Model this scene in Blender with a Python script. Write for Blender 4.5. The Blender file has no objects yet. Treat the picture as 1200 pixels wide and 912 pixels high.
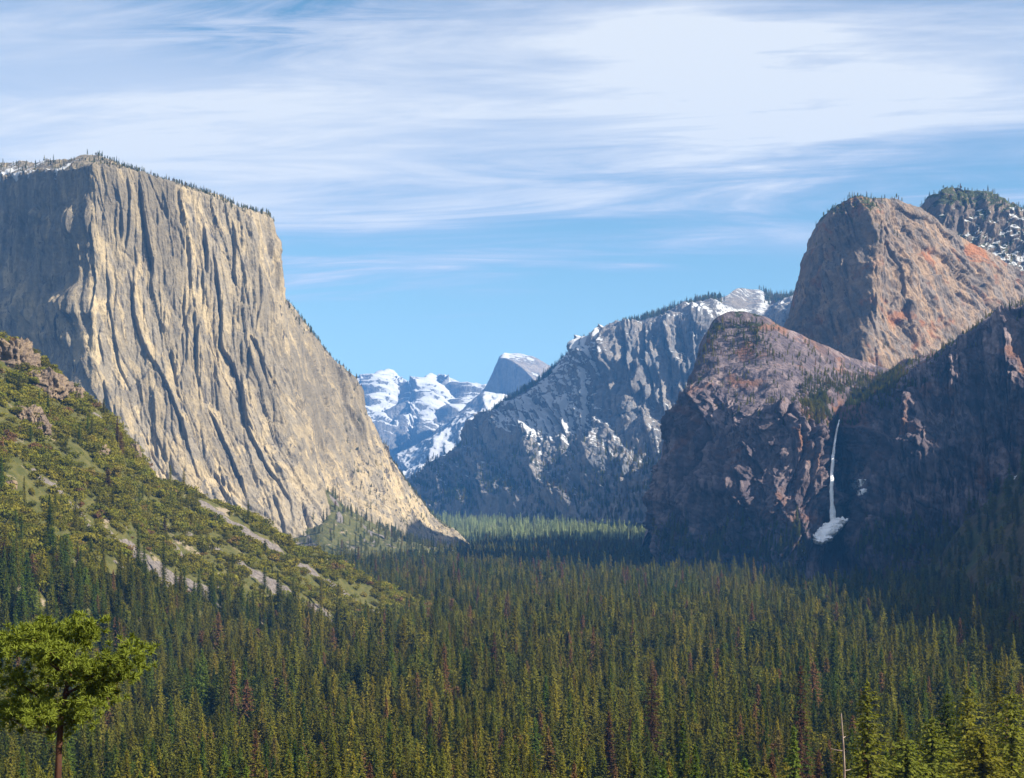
import bpy, math, random
import numpy as np
from mathutils import Vector
from mathutils.bvhtree import BVHTree

random.seed(7)
RNG = np.random.default_rng(7)
SC = bpy.context.scene
COL = SC.collection
F, CX, HY, ZC = 1700.0, 600.0, 587.0, 150.0      # focal length, principal column, horizon row, eye height (m above valley)
R = math.radians


def P(px, py, d):
    return ((px - CX) / F * d, d, ZC + (HY - py) / F * d)


def proj(p):
    y = np.maximum(p[..., 1], 1e-3)
    return CX + p[..., 0] / y * F, HY - (p[..., 2] - ZC) / y * F


# ------------------------------------------------------------------ noise
def _hash(ix, iy, iz, seed):
    h = (ix.astype(np.uint32) * np.uint32(374761393) + iy.astype(np.uint32) * np.uint32(668265263)
         + iz.astype(np.uint32) * np.uint32(2147483647) + np.uint32((seed * 1274126177) & 0xffffffff))
    h = (h ^ (h >> np.uint32(13))) * np.uint32(1274126177)
    h = (h ^ (h >> np.uint32(16))) * np.uint32(2246822519)
    return h ^ (h >> np.uint32(15))


_G = RNG.normal(size=(256, 3))
_G /= np.linalg.norm(_G, axis=1, keepdims=True)


def perlin(x, y, z, seed=0):
    x, y, z = np.broadcast_arrays(np.asarray(x, float), np.asarray(y, float), np.asarray(z, float))
    fx, fy, fz = np.floor(x), np.floor(y), np.floor(z)
    ix, iy, iz = fx.astype(np.int64), fy.astype(np.int64), fz.astype(np.int64)
    x, y, z = x - fx, y - fy, z - fz
    u, v, w = [t * t * t * (t * (t * 6 - 15) + 10) for t in (x, y, z)]
    out = 0
    for dx in (0, 1):
        for dy in (0, 1):
            for dz in (0, 1):
                g = _G[_hash(ix + dx, iy + dy, iz + dz, seed) & np.uint32(255)]
                d = g[..., 0] * (x - dx) + g[..., 1] * (y - dy) + g[..., 2] * (z - dz)
                out = out + d * (u if dx else 1 - u) * (v if dy else 1 - v) * (w if dz else 1 - w)
    return out * 1.5


def fbm(x, y, z, octv=5, seed=0, gain=.5):
    s, a, f = 0, 1, 1
    for o in range(octv):
        s = s + a * perlin(x * f, y * f, z * f, seed + o * 17)
        a *= gain
        f *= 2.03
    return s


def ridged(x, y, z, octv=4, seed=0, gain=.5):
    s, a, f = 0, 1, 1
    for o in range(octv):
        s = s + a * (1 - 2 * np.abs(perlin(x * f, y * f, z * f, seed + o * 31)))
        a *= gain
        f *= 2.1
    return s


def worley(x, y, seed=0, jit=.9):
    """-> random number of the nearest cell, distance to the border (F2-F1)"""
    ix, iy = np.floor(x).astype(np.int64), np.floor(y).astype(np.int64)
    f1 = np.full(x.shape, 9.0)
    f2 = np.full(x.shape, 9.0)
    cid = np.zeros(x.shape)
    z0 = np.zeros_like(ix)
    for a in (-1, 0, 1):
        for b in (-1, 0, 1):
            h = _hash(ix + a, iy + b, z0, seed)
            px_ = ix + a + .5 + jit * ((h & np.uint32(1023)) / 1023. - .5)
            py_ = iy + b + .5 + jit * (((h >> np.uint32(10)) & np.uint32(1023)) / 1023. - .5)
            d = np.hypot(x - px_, y - py_)
            c = ((h >> np.uint32(20)) & np.uint32(1023)) / 1023.
            near = d < f1
            f2 = np.where(near, f1, np.minimum(f2, d))
            cid = np.where(near, c, cid)
            f1 = np.where(near, d, f1)
    return cid, f2 - f1


def blocks(u, v, w, h, seed, edge=.06):
    """angular slabs: every cell its own offset (-.5 .. .5) and a slight tilt"""
    wu = u / w + .25 * perlin(u / w * 1.7, 0 * u, v / h * 1.7, seed + 5)
    c, e = worley(wu, v / h, seed)
    t = (np.sin(c * 91) * (wu - np.floor(wu) - .5)) * .7
    return (c - .5 + t) * sstep(0, edge, e) - .25 * (1 - sstep(0, edge * .7, e)), c


def sstep(a, b, x):
    t = np.clip((x - a) / (b - a), 0, 1)
    return t * t * (3 - 2 * t)


# ------------------------------------------------------------------ meshes
def link(o):
    COL.objects.link(o)
    return o


def mesh(name, V, Fc, mat=None, smooth=True, attrs=None, mats=None):
    """V (n,3), Fc (m,k) one face size"""
    V = np.asarray(V, np.float32)
    Fc = np.asarray(Fc, np.int32)
    m = bpy.data.meshes.new(name)
    n, k = Fc.shape
    m.vertices.add(len(V))
    m.vertices.foreach_set('co', V.ravel())
    m.loops.add(n * k)
    m.loops.foreach_set('vertex_index', Fc.ravel())
    m.polygons.add(n)
    m.polygons.foreach_set('loop_start', np.arange(0, n * k, k, dtype=np.int32))
    m.polygons.foreach_set('use_smooth', np.full(n, smooth))
    for a, val in (attrs or {}).items():
        at = m.attributes.new(a, 'FLOAT', 'POINT')
        at.data.foreach_set('value', np.asarray(val, np.float32).ravel())
    m.update(calc_edges=True)
    if mat:
        m.materials.append(mat)
    return m


def obj(name, me, parent=None, **props):
    o = link(bpy.data.objects.new(name, me))
    if parent:
        o.parent = parent
    for k, v in props.items():
        o[k] = v
    return o


def hermite(T, C, t):
    """monotone cubic along axis 0; T knots, C (n,...)"""
    T = np.asarray(T, float)
    h = np.diff(T)
    sh = (-1,) + (1,) * (C.ndim - 1)
    d = np.diff(C, axis=0) / h.reshape(sh)
    m = np.zeros_like(C)
    m[0], m[-1] = d[0], d[-1]
    a, b = d[:-1], d[1:]
    w1 = (2 * h[1:] + h[:-1]).reshape(sh)
    w2 = (h[1:] + 2 * h[:-1]).reshape(sh)
    with np.errstate(all='ignore'):
        m[1:-1] = np.where(a * b > 0, (w1 + w2) / (w1 / a + w2 / b), 0)
    i = np.clip(np.searchsorted(T, t, 'right') - 1, 0, len(T) - 2)
    hh = h[i].reshape(sh)
    s = ((t - T[i]) / h[i]).reshape(sh)
    return ((2 * s**3 - 3 * s**2 + 1) * C[i] + (s**3 - 2 * s**2 + s) * hh * m[i]
            + (-2 * s**3 + 3 * s**2) * C[i + 1] + (s**3 - s**2) * hh * m[i + 1])


def loft(C, nu, nv, vsmooth=False):
    """C (rows, cols, 3) -> grid (nv_total, nu, 3); nv samples per row gap"""
    C = np.asarray(C, float)
    mean = C.mean(0)
    T = np.r_[0, np.cumsum(np.linalg.norm(np.diff(C, axis=1), axis=2).mean(0))]
    # more columns where the rock is in front of the viewpoint, few far out to the sides
    qx = proj(C[1:-1].mean(0))[0]
    seen = (np.maximum(qx[:-1], qx[1:]) > -25) & (np.minimum(qx[:-1], qx[1:]) < 1225)
    wt = np.abs(np.diff(qx)) * np.where(seen, 1, .12) + 2
    t = np.interp(np.linspace(0, wt.sum(), nu), np.r_[0, np.cumsum(wt)], T)
    G = hermite(T, C.transpose(1, 0, 2), t).transpose(1, 0, 2)        # rows, nu, 3
    Tv = np.arange(len(C), dtype=float)
    tv = np.concatenate([np.linspace(k, k + 1, n, endpoint=False) for k, n in enumerate(nv)] + [[len(C) - 1.0]])
    if vsmooth:
        G = hermite(Tv, G, tv)
    else:
        i = np.clip(np.floor(tv).astype(int), 0, len(C) - 2)
        s = (tv - i)[:, None, None]
        G = G[i] * (1 - s) + G[i + 1] * s
    S = np.broadcast_to(t[None, :], G.shape[:2])
    return G, S, np.broadcast_to(tv[:, None], G.shape[:2])


def normals(G):
    du = np.gradient(G, axis=1)
    dv = np.gradient(G, axis=0)
    n = np.cross(du, dv)
    return n / np.maximum(np.linalg.norm(n, axis=2, keepdims=True), 1e-9)


def grid_faces(nv, nu):
    i = np.arange(nv * nu).reshape(nv, nu)
    return np.stack([i[:-1, :-1], i[:-1, 1:], i[1:, 1:], i[1:, :-1]], -1).reshape(-1, 4)


def blur(G, k=3):
    for _ in range(k):
        H = G.copy()
        H[1:-1] = (G[:-2] + 2 * G[1:-1] + G[2:]) / 4
        G = H
    return G


# ------------------------------------------------------------------ shader helpers
class N:
    def __init__(self, nt):
        self.nt = nt

    def __call__(self, t, inp=None, **kw):
        n = self.nt.nodes.new(t)
        for k, v in kw.items():
            setattr(n, k, v)
        for k, v in (inp or {}).items():
            s = n.inputs[k]
            if isinstance(v, bpy.types.NodeSocket):
                self.nt.links.new(v, s)
            else:
                s.default_value = v
        return n

    def math(self, op, a, b=0.0, c=None, clamp=False):
        n = self.nt.nodes.new('ShaderNodeMath')
        n.operation = op
        n.use_clamp = clamp
        for i, v in enumerate((a, b) + ((c,) if c is not None else ())):
            if isinstance(v, bpy.types.NodeSocket):
                self.nt.links.new(v, n.inputs[i])
            else:
                n.inputs[i].default_value = v
        return n.outputs[0]

    def vmath(self, op, a, b=None):
        n = self.nt.nodes.new('ShaderNodeVectorMath')
        n.operation = op
        for i, v in enumerate((a, b)):
            if v is None:
                continue
            if isinstance(v, bpy.types.NodeSocket):
                self.nt.links.new(v, n.inputs[i])
            else:
                n.inputs[i].default_value = v
        return n.outputs[0]

    def mix(self, f, a, b):
        n = self.nt.nodes.new('ShaderNodeMix')
        n.data_type = 'RGBA'
        for i, v in ((0, f), (6, a), (7, b)):
            if isinstance(v, bpy.types.NodeSocket):
                self.nt.links.new(v, n.inputs[i])
            elif i == 0:
                n.inputs[i].default_value = v
            else:
                n.inputs[i].default_value = (*v[:3], 1)
        return n.outputs[2]

    def step(self, x, a, b):
        n = self.nt.nodes.new('ShaderNodeMapRange')
        n.interpolation_type = 'SMOOTHSTEP'
        self.nt.links.new(x, n.inputs[0])
        n.inputs[1].default_value = a
        n.inputs[2].default_value = b
        return n.outputs[0]

    def noise(self, vec, scale, detail=4, rough=.55, dist=0.0):
        n = self.nt.nodes.new('ShaderNodeTexNoise')
        self.nt.links.new(vec, n.inputs['Vector'])
        n.inputs['Scale'].default_value = scale
        n.inputs['Detail'].default_value = detail
        n.inputs['Roughness'].default_value = rough
        n.inputs['Distortion'].default_value = dist
        return n.outputs[0]


def new_mat(name):
    m = bpy.data.materials.new(name)
    m.use_nodes = True
    m.node_tree.nodes.clear()
    return m, N(m.node_tree)


def out(n, surf):
    o = n('ShaderNodeOutputMaterial')
    n.nt.links.new(surf, o.inputs[0])


def granite(name, c1, c2, c3, streak=(1 / 30, 1 / 30, 1 / 260), big=1 / 350, crack=.8, snow=(.37, .38, .395), veg=(.03, .035, .014),
            rust=None, bump=4.0, fine=1 / 9, snow_scale=1 / 40, veg_scale=1 / 25, lean=0.0):
    m, n = new_mat(name)
    geo = n('ShaderNodeNewGeometry')
    pos = geo.outputs['Position']
    sep = n('ShaderNodeSeparateXYZ', {0: pos})
    lx = n.math('ADD', sep.outputs[0], n.math('MULTIPLY', sep.outputs[2], lean))
    pos2 = n('ShaderNodeCombineXYZ', {0: lx, 1: sep.outputs[1], 2: sep.outputs[2]}).outputs[0]
    st = n.vmath('MULTIPLY', pos2, streak)
    nb = n.noise(pos, big, 5, .6)
    ns = n.noise(st, 1.0, 3, .5, .5)
    ns2 = n.noise(n.vmath('MULTIPLY', st, (3.1, 3.1, 2.2)), 1.0, 5, .65, .2)
    col = n.mix(n.step(ns, .44, .57), c1, c2)
    col = n.mix(n.math('MULTIPLY', n.step(nb, .46, .66), .65), col, c2)
    # dark water stains hanging down the wall
    dk = n.math('MULTIPLY', n.step(ns2, .51, .64), n.step(n.noise(st, .45, 3, .5), .40, .58))
    col = n.mix(n.math('MULTIPLY', dk, crack), col, c3)
    if rust:
        rs = n.math('MULTIPLY', n.step(n.noise(pos, 1 / 90, 5, .62, .6), .54, .66), .8)
        col = n.mix(rs, col, rust)
    nf = n.noise(pos, fine, 5, .68)
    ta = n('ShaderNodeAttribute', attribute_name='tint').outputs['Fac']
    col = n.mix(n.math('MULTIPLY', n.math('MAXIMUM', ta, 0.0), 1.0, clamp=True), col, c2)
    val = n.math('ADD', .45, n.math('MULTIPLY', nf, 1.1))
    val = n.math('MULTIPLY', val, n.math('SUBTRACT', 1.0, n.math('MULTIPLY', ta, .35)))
    wa = n('ShaderNodeAttribute', attribute_name='recess_shade').outputs['Fac']
    val = n.math('MULTIPLY', val, n.math('SUBTRACT', 1.0, n.math('MULTIPLY', wa, .93)))  # darkens the rock colour where the recess shade is painted
    hs = n('ShaderNodeHueSaturation', {'Value': val, 'Color': col})
    col = hs.outputs[0]
    # plants on ledges, then snow, each biased by a mask that belongs to the place
    va = n('ShaderNodeAttribute', attribute_name='veg').outputs['Fac']
    nv = n.noise(pos, veg_scale, 6, .7)
    vm = n.step(n.math('ADD', nv, va), .50, .57)
    vcol = n.mix(n.step(n.noise(pos, 1 / 12, 4, .7), .38, .62), veg, tuple(v * 1.9 for v in veg))
    col = n.mix(vm, col, vcol)
    sa = n('ShaderNodeAttribute', attribute_name='snow').outputs['Fac']
    nsn = n.noise(pos, snow_scale, 7, .68, .3)
    sm = n.step(n.math('ADD', nsn, sa), .50, .56)
    col = n.mix(sm, col, snow)
    bh = n.math('ADD', n.math('MULTIPLY', ns2, 1.6), nf)
    bh = n.math('ADD', bh, n.math('MULTIPLY', n.noise(pos, fine * .3, 5, .6), 1.6))
    bh = n.math('MULTIPLY', bh, n.math('SUBTRACT', 1.0, n.math('MULTIPLY', sm, .7)))
    bp = n('ShaderNodeBump', {'Strength': 1.0, 'Distance': bump, 'Height': bh})
    b = n('ShaderNodeBsdfPrincipled', {'Base Color': col, 'Roughness': .95, 'Specular IOR Level': .12, 'Normal': bp.outputs[0]})
    out(n, b.outputs[0])
    return m


def foliage(name, a, b, brown=None, brown_at=.93, trans=.38, var=.55, fine=.9, patch=False):
    """a..b by a per-tree random number, a few trees brown"""
    m, n = new_mat(name)
    on_ = n('ShaderNodeObjectInfo')
    oi = on_.outputs['Random']
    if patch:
        pl = n.noise(on_.outputs['Location'], 1 / 130, 4, .6)  # colour varies by stand, also painting broad sunlit and shaded patches
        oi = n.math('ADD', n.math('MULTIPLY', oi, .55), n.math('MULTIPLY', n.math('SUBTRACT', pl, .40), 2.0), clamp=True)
    r2 = n('ShaderNodeTexWhiteNoise', {'W': n.math('MULTIPLY', oi, 91.7)}, noise_dimensions='1D').outputs[0]
    pos = n('ShaderNodeTexCoord').outputs['Object']
    col = n.mix(oi, a, b)
    if brown:
        col = n.mix(n.step(r2, brown_at - .02, brown_at + .03), col, brown)
    nz = n.noise(pos, fine, 3, .6)
    val = n.math('MULTIPLY', n.math('ADD', 1 - var, n.math('MULTIPLY', r2, var * 1.3)), n.math('ADD', .55, n.math('MULTIPLY', nz, .9)))
    col = n('ShaderNodeHueSaturation', {'Value': val, 'Color': col}).outputs[0]
    d = n('ShaderNodeBsdfDiffuse', {'Color': col})
    t = n('ShaderNodeBsdfTranslucent', {'Color': n('ShaderNodeHueSaturation', {'Value': 1.35, 'Saturation': 1.15, 'Color': col}).outputs[0]})
    mx = n('ShaderNodeMixShader', {0: trans, 1: d.outputs[0], 2: t.outputs[0]})
    out(n, mx.outputs[0])
    return m


def plain(name, c1, c2, scale=1.0, rough=.9, stretch=(1, 1, 1), bump=.05, coord='Object'):
    m, n = new_mat(name)
    pos = n('ShaderNodeTexCoord').outputs[coord] if coord != 'World' else n('ShaderNodeNewGeometry').outputs['Position']
    v = n.noise(n.vmath('MULTIPLY', pos, stretch), scale, 6, .65, .2)
    col = n.mix(n.step(v, .36, .64), c1, c2)
    bp = n('ShaderNodeBump', {'Strength': .8, 'Distance': bump, 'Height': v})
    b = n('ShaderNodeBsdfPrincipled', {'Base Color': col, 'Roughness': rough, 'Specular IOR Level': .15, 'Normal': bp.outputs[0]})
    out(n, b.outputs[0])
    return m


# ------------------------------------------------------------------ mountains
MTN = {}


def mountain(name, C, nu, nv, disp, mat, masks=None, vsmooth=False, pre=2, label='', cat='mountain'):
    G, S, Vp = loft(C, nu, nv, vsmooth)
    G = blur(G, pre)
    n0 = normals(G)
    d = disp(G, S, Vp, n0)
    if isinstance(d, tuple):
        G = G + n0 * d[0][..., None] + np.stack([0 * d[1], 0 * d[1], d[1]], -1)
    else:
        G = G + n0 * d[..., None]
    n1 = normals(G)
    px, py = proj(G)
    at = masks(G, n1, px, py, Vp) if masks else {}
    base = np.full(G.shape[:2], -9.0)
    at = {'snow': at.get('snow', base), 'veg': at.get('veg', base), 'tint': at.get('tint', 0 * base), 'recess_shade': at.get('recess_shade', 0 * base)}
    nvv, nuu = G.shape[:2]
    me = mesh(name, G.reshape(-1, 3), grid_faces(nvv, nuu), mat, True, at)
    o = obj(name, me, kind='structure', label=label, category=cat)
    MTN[o.name] = (G, n1, px, py, Vp)
    return o


def rows_between(base, rim, fr, dpow):
    """rows between a base and a rim row of (px,py,D): pixels linear, distance with power"""
    res = []
    for f in fr:
        res.append([tuple((b[0] + (r[0] - b[0]) * f, b[1] + (r[1] - b[1]) * f, b[2] + (r[2] - b[2]) * f**dpow)) for b, r in zip(base, rim)])
    return res


def to3(rows):
    return np.array([[P(*p) for p in r] for r in rows])


def shift(row3, dy, dz=0, z=None, dx=0):
    r = np.array(row3, float)
    r[:, 1] += dy
    r[:, 0] += dx
    r[:, 2] = r[:, 2] + dz if z is None else z
    return r


# --- great sunlit cliff on the left
rim = [(-420, 200, 5200), (-150, 208, 4420), (0, 206, 3930), (50, 202, 3760), (84, 197, 3625), (110, 194, 3580), (165, 206, 3620), (235, 227, 3680),
       (295, 248, 3740), (316, 256, 3800), (326, 345, 3840), (345, 372, 3940), (385, 420, 4080), (412, 455, 4140), (440, 515, 4170),
       (468, 556, 4150), (500, 600, 4190), (541, 637, 4230), (556, 650, 4250)]
base = [(-420, 650, 4800), (-150, 650, 4020), (0, 650, 3530), (54, 650, 3370), (90, 650, 3245), (118, 650, 3205), (190, 650, 3240), (270, 650, 3290),
        (355, 650, 3340), (383, 648, 3380), (386, 640, 3440), (376, 598, 3620), (408, 600, 3740), (436, 606, 3830), (462, 618, 3880),
        (482, 630, 3920), (512, 642, 3960), (545, 648, 4010), (560, 655, 4030)]
mid = rows_between(base, rim, (.2, .5, .8), .62)
top = [(px, py - (15 if px < 60 else 10 if px < 130 else 4), d + 190) for px, py, d in rim]
C = to3([base] + mid + [rim, top])
C = np.concatenate([shift(C[:1], 0)[:0] if False else np.array([shift(C[0], -30, z=-15)]), C,
                    np.array([shift(C[-1], 700, -60, dx=-100)]), np.array([shift(C[-1], 1500, z=-20, dx=-250)])])


def cracks(u, v, w, h, seed, wd=.05):
    return np.exp(-np.abs(perlin(u / w, 0 * u + seed * 1.3, v / h, seed)) / wd)


ELCAP = {}


def corners(px, py, lines, L=16.0, w=1.0):
    """open corners and cracks of a wall: the rock right of each line stands proud of the rock left of it"""
    d = np.zeros(px.size)
    fx, fy = px.ravel(), py.ravel()
    order = np.argsort(fy)
    sy = fy[order]
    for pts_, amp in lines:
        p = np.array(pts_, float)
        y0_, y1_ = p[0, 1], p[-1, 1]
        k = order[np.searchsorted(sy, y0_ - 4):np.searchsorted(sy, y1_ + 4)]
        k = k[(fx[k] > p[:, 0].min() - 12) & (fx[k] < p[:, 0].max() + L * 4)]
        if len(k) == 0:
            continue
        t_ = np.linspace(y0_ - 5, y1_ + 5, 240)
        xs_ = np.interp(t_, p[:, 1], p[:, 0]) + 2.0 * perlin(t_ / 32, 0 * t_ + p[0, 0], 0 * t_, 7) + .5 * perlin(t_ / 7, 0 * t_ + p[0, 0], 0 * t_, 8)
        y_ = fy[k]
        m_ = (y1_ - y0_) * .22
        on = sstep(y0_ - 4, y0_ + m_, y_) * sstep(y1_ + 4, y1_ - m_, y_)
        q_ = fx[k] - np.interp(y_, t_, xs_)
        d[k] += amp * on * (sstep(-w, w, q_) * np.exp(-np.maximum(q_, 0) / L) - .45 * np.exp(-((q_ + w) / (1.3 * w))**2))
    return d.reshape(px.shape)


def random_lines(n_, xr, yr, lean, seed, amp=(3, 9), ln=(20, 90)):
    r_ = np.random.default_rng(seed)
    res = []
    for _ in range(n_):
        x, y, h = r_.uniform(*xr), r_.uniform(*yr), r_.uniform(*ln)
        ys__ = np.linspace(y, y + h, 5)
        xs__ = [x]
        for a_, b_ in zip(ys__[:-1], ys__[1:]):
            xs__.append(xs__[-1] + (b_ - a_) * (lean((xs__[-1]), (a_ + b_) / 2) + r_.normal(0, .07)))
        res.append((list(zip(xs__, ys__)), r_.uniform(*amp) * (1 if r_.random() < .75 else -1)))
    return res


EC_LINES = [
    ([(148, 205), (152, 235), (150, 262), (147, 300)], 14), ([(162, 210), (167, 250), (173, 290), (180, 325)], 26), ([(188, 214), (196, 240), (202, 277), (204, 314)], -22),
    ([(146, 305), (155, 337), (156, 370), (167, 402), (171, 415), (184, 435), (200, 477), (220, 530), (231, 566)], 20), ([(132, 215), (140, 240), (143, 275)], 12),
    ([(247, 270), (253, 337), (258, 363), (259, 410), (272, 433), (284, 458), (288, 497), (298, 523), (311, 548), (326, 574), (338, 595), (345, 626)], 25),
    ([(289, 393), (306, 423), (311, 442)], 20), ([(241, 476), (262, 523), (280, 567), (291, 596)], 24), ([(231, 378), (228, 410), (227, 445)], 16), ([(199, 410), (205, 455)], 16),
    ([(226, 352), (227, 383), (229, 445), (240, 470)], 15), ([(271, 256), (275, 300), (272, 325), (280, 350)], 16), ([(312, 275), (320, 320), (326, 345)], 16),
    ([(282, 433), (285, 490), (300, 515)], 14), ([(373, 400), (374, 437), (378, 490), (376, 560)], -34), ([(392, 425), (400, 477), (421, 520)], 22), ([(214, 330), (218, 400), (215, 440)], 12),
    ([(108, 240), (112, 330), (110, 420)], 14), ([(124, 300), (128, 360), (140, 430), (156, 470)], 14), ([(340, 380), (346, 430), (352, 480)], 12), ([(352, 440), (362, 520), (372, 590)], 14),
    ([(250, 555), (264, 590), (272, 620)], 14), ([(318, 585), (330, 615), (336, 635)], 12), ([(352, 590), (362, 615), (372, 636)], 10), ([(430, 500), (440, 540), (455, 575)], 12),
    ([(238, 262), (241, 300), (240, 330)], 14), ([(205, 330), (196, 360), (200, 400)], -10), ([(300, 300), (302, 360), (296, 400)], 10), ([(30, 260), (26, 330), (34, 400)], 16),
    ([(60, 240), (66, 300), (70, 400)], 16), ([(20, 230), (28, 262), (50, 268), (80, 266)][:2], 12)]
EC_LINES += random_lines(230, (98, 330), (200, 590), lambda x_, y_: .02 + .5 * max(0, (y_ - 400) / 240) * max(.2, (x_ - 60) / 300), 4, (2.5, 9))
EC_LINES += random_lines(60, (340, 520), (380, 620), lambda x_, y_: .25, 5, (3, 9), (15, 60))
EC_LINES += random_lines(120, (-20, 98), (212, 560), lambda x_, y_: .06, 6, (8, 26), (20, 80))


def crack2(u, v, w, h, seed, wd):
    return np.exp(-(perlin(u / w, 0 * u + seed * 1.3, v / h, seed) / wd)**2)


def elcap_disp(G, S, V, n):
    x, z = S, G[..., 2]
    wob = fbm(x / 300, 0 * z, z / 300, 3, 19) * 22
    sl = x + wob + z * .10 - .00042 * np.maximum(0, 620 - z)**2           # ribs lean to the right towards the foot
    rib = ridged(sl / 260, 0 * z, z / 1700, 3, 3, .55) - .6
    big = fbm(x / 380, 0 * z, z / 520, 4, 21)
    px, py = proj(G)
    b1, c1 = blocks(sl, z, 95, 460, 41, .05)
    b2, c2 = blocks(sl + z * .05, z, 30, 150, 43, .07)
    b3, c3 = blocks(sl, z, 11, 40, 45, .1)
    fine = ridged(x / 11, G[..., 1] / 60, z / 70, 3, 77, .62)
    blk = fbm(x / 26, G[..., 1] / 26, z / 46, 5, 83, .6)
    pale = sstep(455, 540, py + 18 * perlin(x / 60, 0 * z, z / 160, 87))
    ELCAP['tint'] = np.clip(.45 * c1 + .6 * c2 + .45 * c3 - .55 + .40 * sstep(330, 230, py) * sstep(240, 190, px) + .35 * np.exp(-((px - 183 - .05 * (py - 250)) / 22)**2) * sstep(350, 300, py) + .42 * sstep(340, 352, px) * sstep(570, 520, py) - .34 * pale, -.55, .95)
    cliff = sstep(.8, 1.2, V) * (1 - sstep(4.9, 5.3, V))
    d = big * 22 + rib * 7 + b1 * 12 + b2 * 4.5 + b3 * 1.8 + corners(px, py, EC_LINES, 12, 1.0) * .62 + fine * .8 + blk * 2.0
    topn = fbm(G[..., 0] / 130, G[..., 1] / 130, 0 * z, 5, 5) * 14
    return d * cliff + (1 - cliff) * topn


def elcap_mask(G, n, px, py, V):
    nz = n[..., 2]
    zz = G[..., 2]
    sn = -.75 + .75 * sstep(.6, .9, nz) * sstep(820, 930, zz) * sstep(160, 60, px)
    sn = np.maximum(sn, -.8 + .76 * sstep(4.6, 5.0, V) * sstep(170, 70, px) + .26 * fbm(G[..., 0] / 60, G[..., 1] / 60, 0 * zz, 3, 71) + .1 * sstep(0, .2, n[..., 0]))
    low = sstep(480, 300, zz) * sstep(370, 400, px)
    vg = -.62 + .42 * sstep(.45, .75, nz) + .12 * sstep(4.6, 5.2, V) + .12 * low * sstep(.35, .6, nz)
    vg = vg - 2 * sstep(.5, .7, sn + .3)
    return {'snow': sn, 'veg': vg, 'tint': ELCAP['tint']}


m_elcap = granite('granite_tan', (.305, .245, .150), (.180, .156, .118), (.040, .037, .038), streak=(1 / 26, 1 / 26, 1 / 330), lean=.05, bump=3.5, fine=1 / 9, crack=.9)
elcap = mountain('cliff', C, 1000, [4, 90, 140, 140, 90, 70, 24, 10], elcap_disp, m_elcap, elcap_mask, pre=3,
                 label='huge sheer tan granite cliff in sunlight with a shaded left face', cat='cliff')

# --- far snowy range beyond the valley
sky = [(330, 520), (395, 480), (416, 452), (440, 443), (456, 437), (470, 443), (485, 449), (500, 443), (513, 441), (530, 450), (545, 455), (562, 456), (600, 462), (680, 480), (800, 500)]
rim = [(x, y, 16000 + 300 * math.sin(i * 1.7)) for i, (x, y) in enumerate(sky)]
base = [(x - 10, 602, 12800) for x, y in sky]
C = to3([base] + rows_between(base, rim, (.35, .7), .8) + [rim])
C = np.concatenate([C, np.array([shift(C[-1], 1500, -500)]), np.array([shift(C[-1], 3500, z=0)])])


def far_disp(G, S, V, n):
    x, y, z = G[..., 0], G[..., 1], G[..., 2]
    k = 1 - .75 * sstep(2.6, 3.0, V)
    wob = fbm(x / 900, y / 900, z / 900, 3, 11) * 260
    d = ridged((x * .8 + z * .9 + wob) / 1300, y / 3000, (z - x * .3) / 1500, 6, 13, .6) * 170 - 80
    d = d + fbm(x / 420, y / 700, z / 420, 6, 15, .58) * 120 + (ridged((x + z * .8) / 210, y / 500, z / 300, 4, 17, .6) - .5) * 38
    return d * k * sstep(0, .5, V)


def far_mask(G, n, px, py, V):
    x, y, z = G[..., 0], G[..., 1], G[..., 2]
    sn = -.38 + .50 * sstep(540, 470, py) + .34 * (n[..., 0] * .8 + n[..., 2] - .45) - .16 * sstep(.1, -.3, n[..., 0])
    return {'snow': sn}


m_far = granite('granite_far', (.12, .118, .115), (.165, .16, .155), (.10, .10, .11), streak=(1 / 150, 1 / 150, 1 / 700), big=1 / 1500, bump=25, fine=1 / 60, snow_scale=1 / 70)
mountain('mountain', C, 520, [80, 100, 120, 30, 10], far_disp, m_far, far_mask, pre=1, label='far snow covered ridge beyond the end of the valley')

# --- long slope below the half dome
sky = [(330, 580), (430, 566), (448, 556), (470, 545), (490, 528), (515, 505), (535, 490), (553, 474), (572, 462), (600, 466), (640, 470), (720, 490)]
rim = [(x, y, 12300 + 40 * i) for i, (x, y) in enumerate(sky)]
base = [(x + 20, 606, 9200) for x, y in sky]
C = to3([base] + rows_between(base, rim, (.4, .75), .85) + [rim])
C = np.concatenate([C, np.array([shift(C[-1], 900, -200)]), np.array([shift(C[-1], 2500, z=0)])])


def slope_disp(G, S, V, n):
    x, y, z = G[..., 0], G[..., 1], G[..., 2]
    d = ridged((x - z * .7) / 620, y / 2500, z / 1600, 5, 113, .55) * 90 - 40 + fbm(x / 260, y / 700, z / 260, 5, 115) * 45
    return d * (1 - .6 * sstep(2.5, 3, V)) * sstep(0, .4, V)


def slope_mask(G, n, px, py, V):
    band = sstep(-55, -10, (py - 566) + (px - 450) * .62) * sstep(90, 30, (py - 566) + (px - 450) * .62)
    sn = -.20 + .30 * (n[..., 0] + n[..., 2] - .55) + .28 * band - .5 * sstep(545, 580, py)
    vg = -.25 + .2 * sstep(520, 575, py)
    return {'snow': sn, 'veg': vg}


m_slope = granite('granite_slope', (.115, .112, .11), (.155, .15, .148), (.10, .10, .11), streak=(1 / 120, 1 / 120, 1 / 500), big=1 / 900, bump=18, fine=1 / 45, snow_scale=1 / 60, veg_scale=1 / 160)
mountain('mountain', C, 380, [50, 60, 60, 24, 8], slope_disp, m_slope, slope_mask, pre=1, label='hazy rock and snow slope below the split dome')

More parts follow.
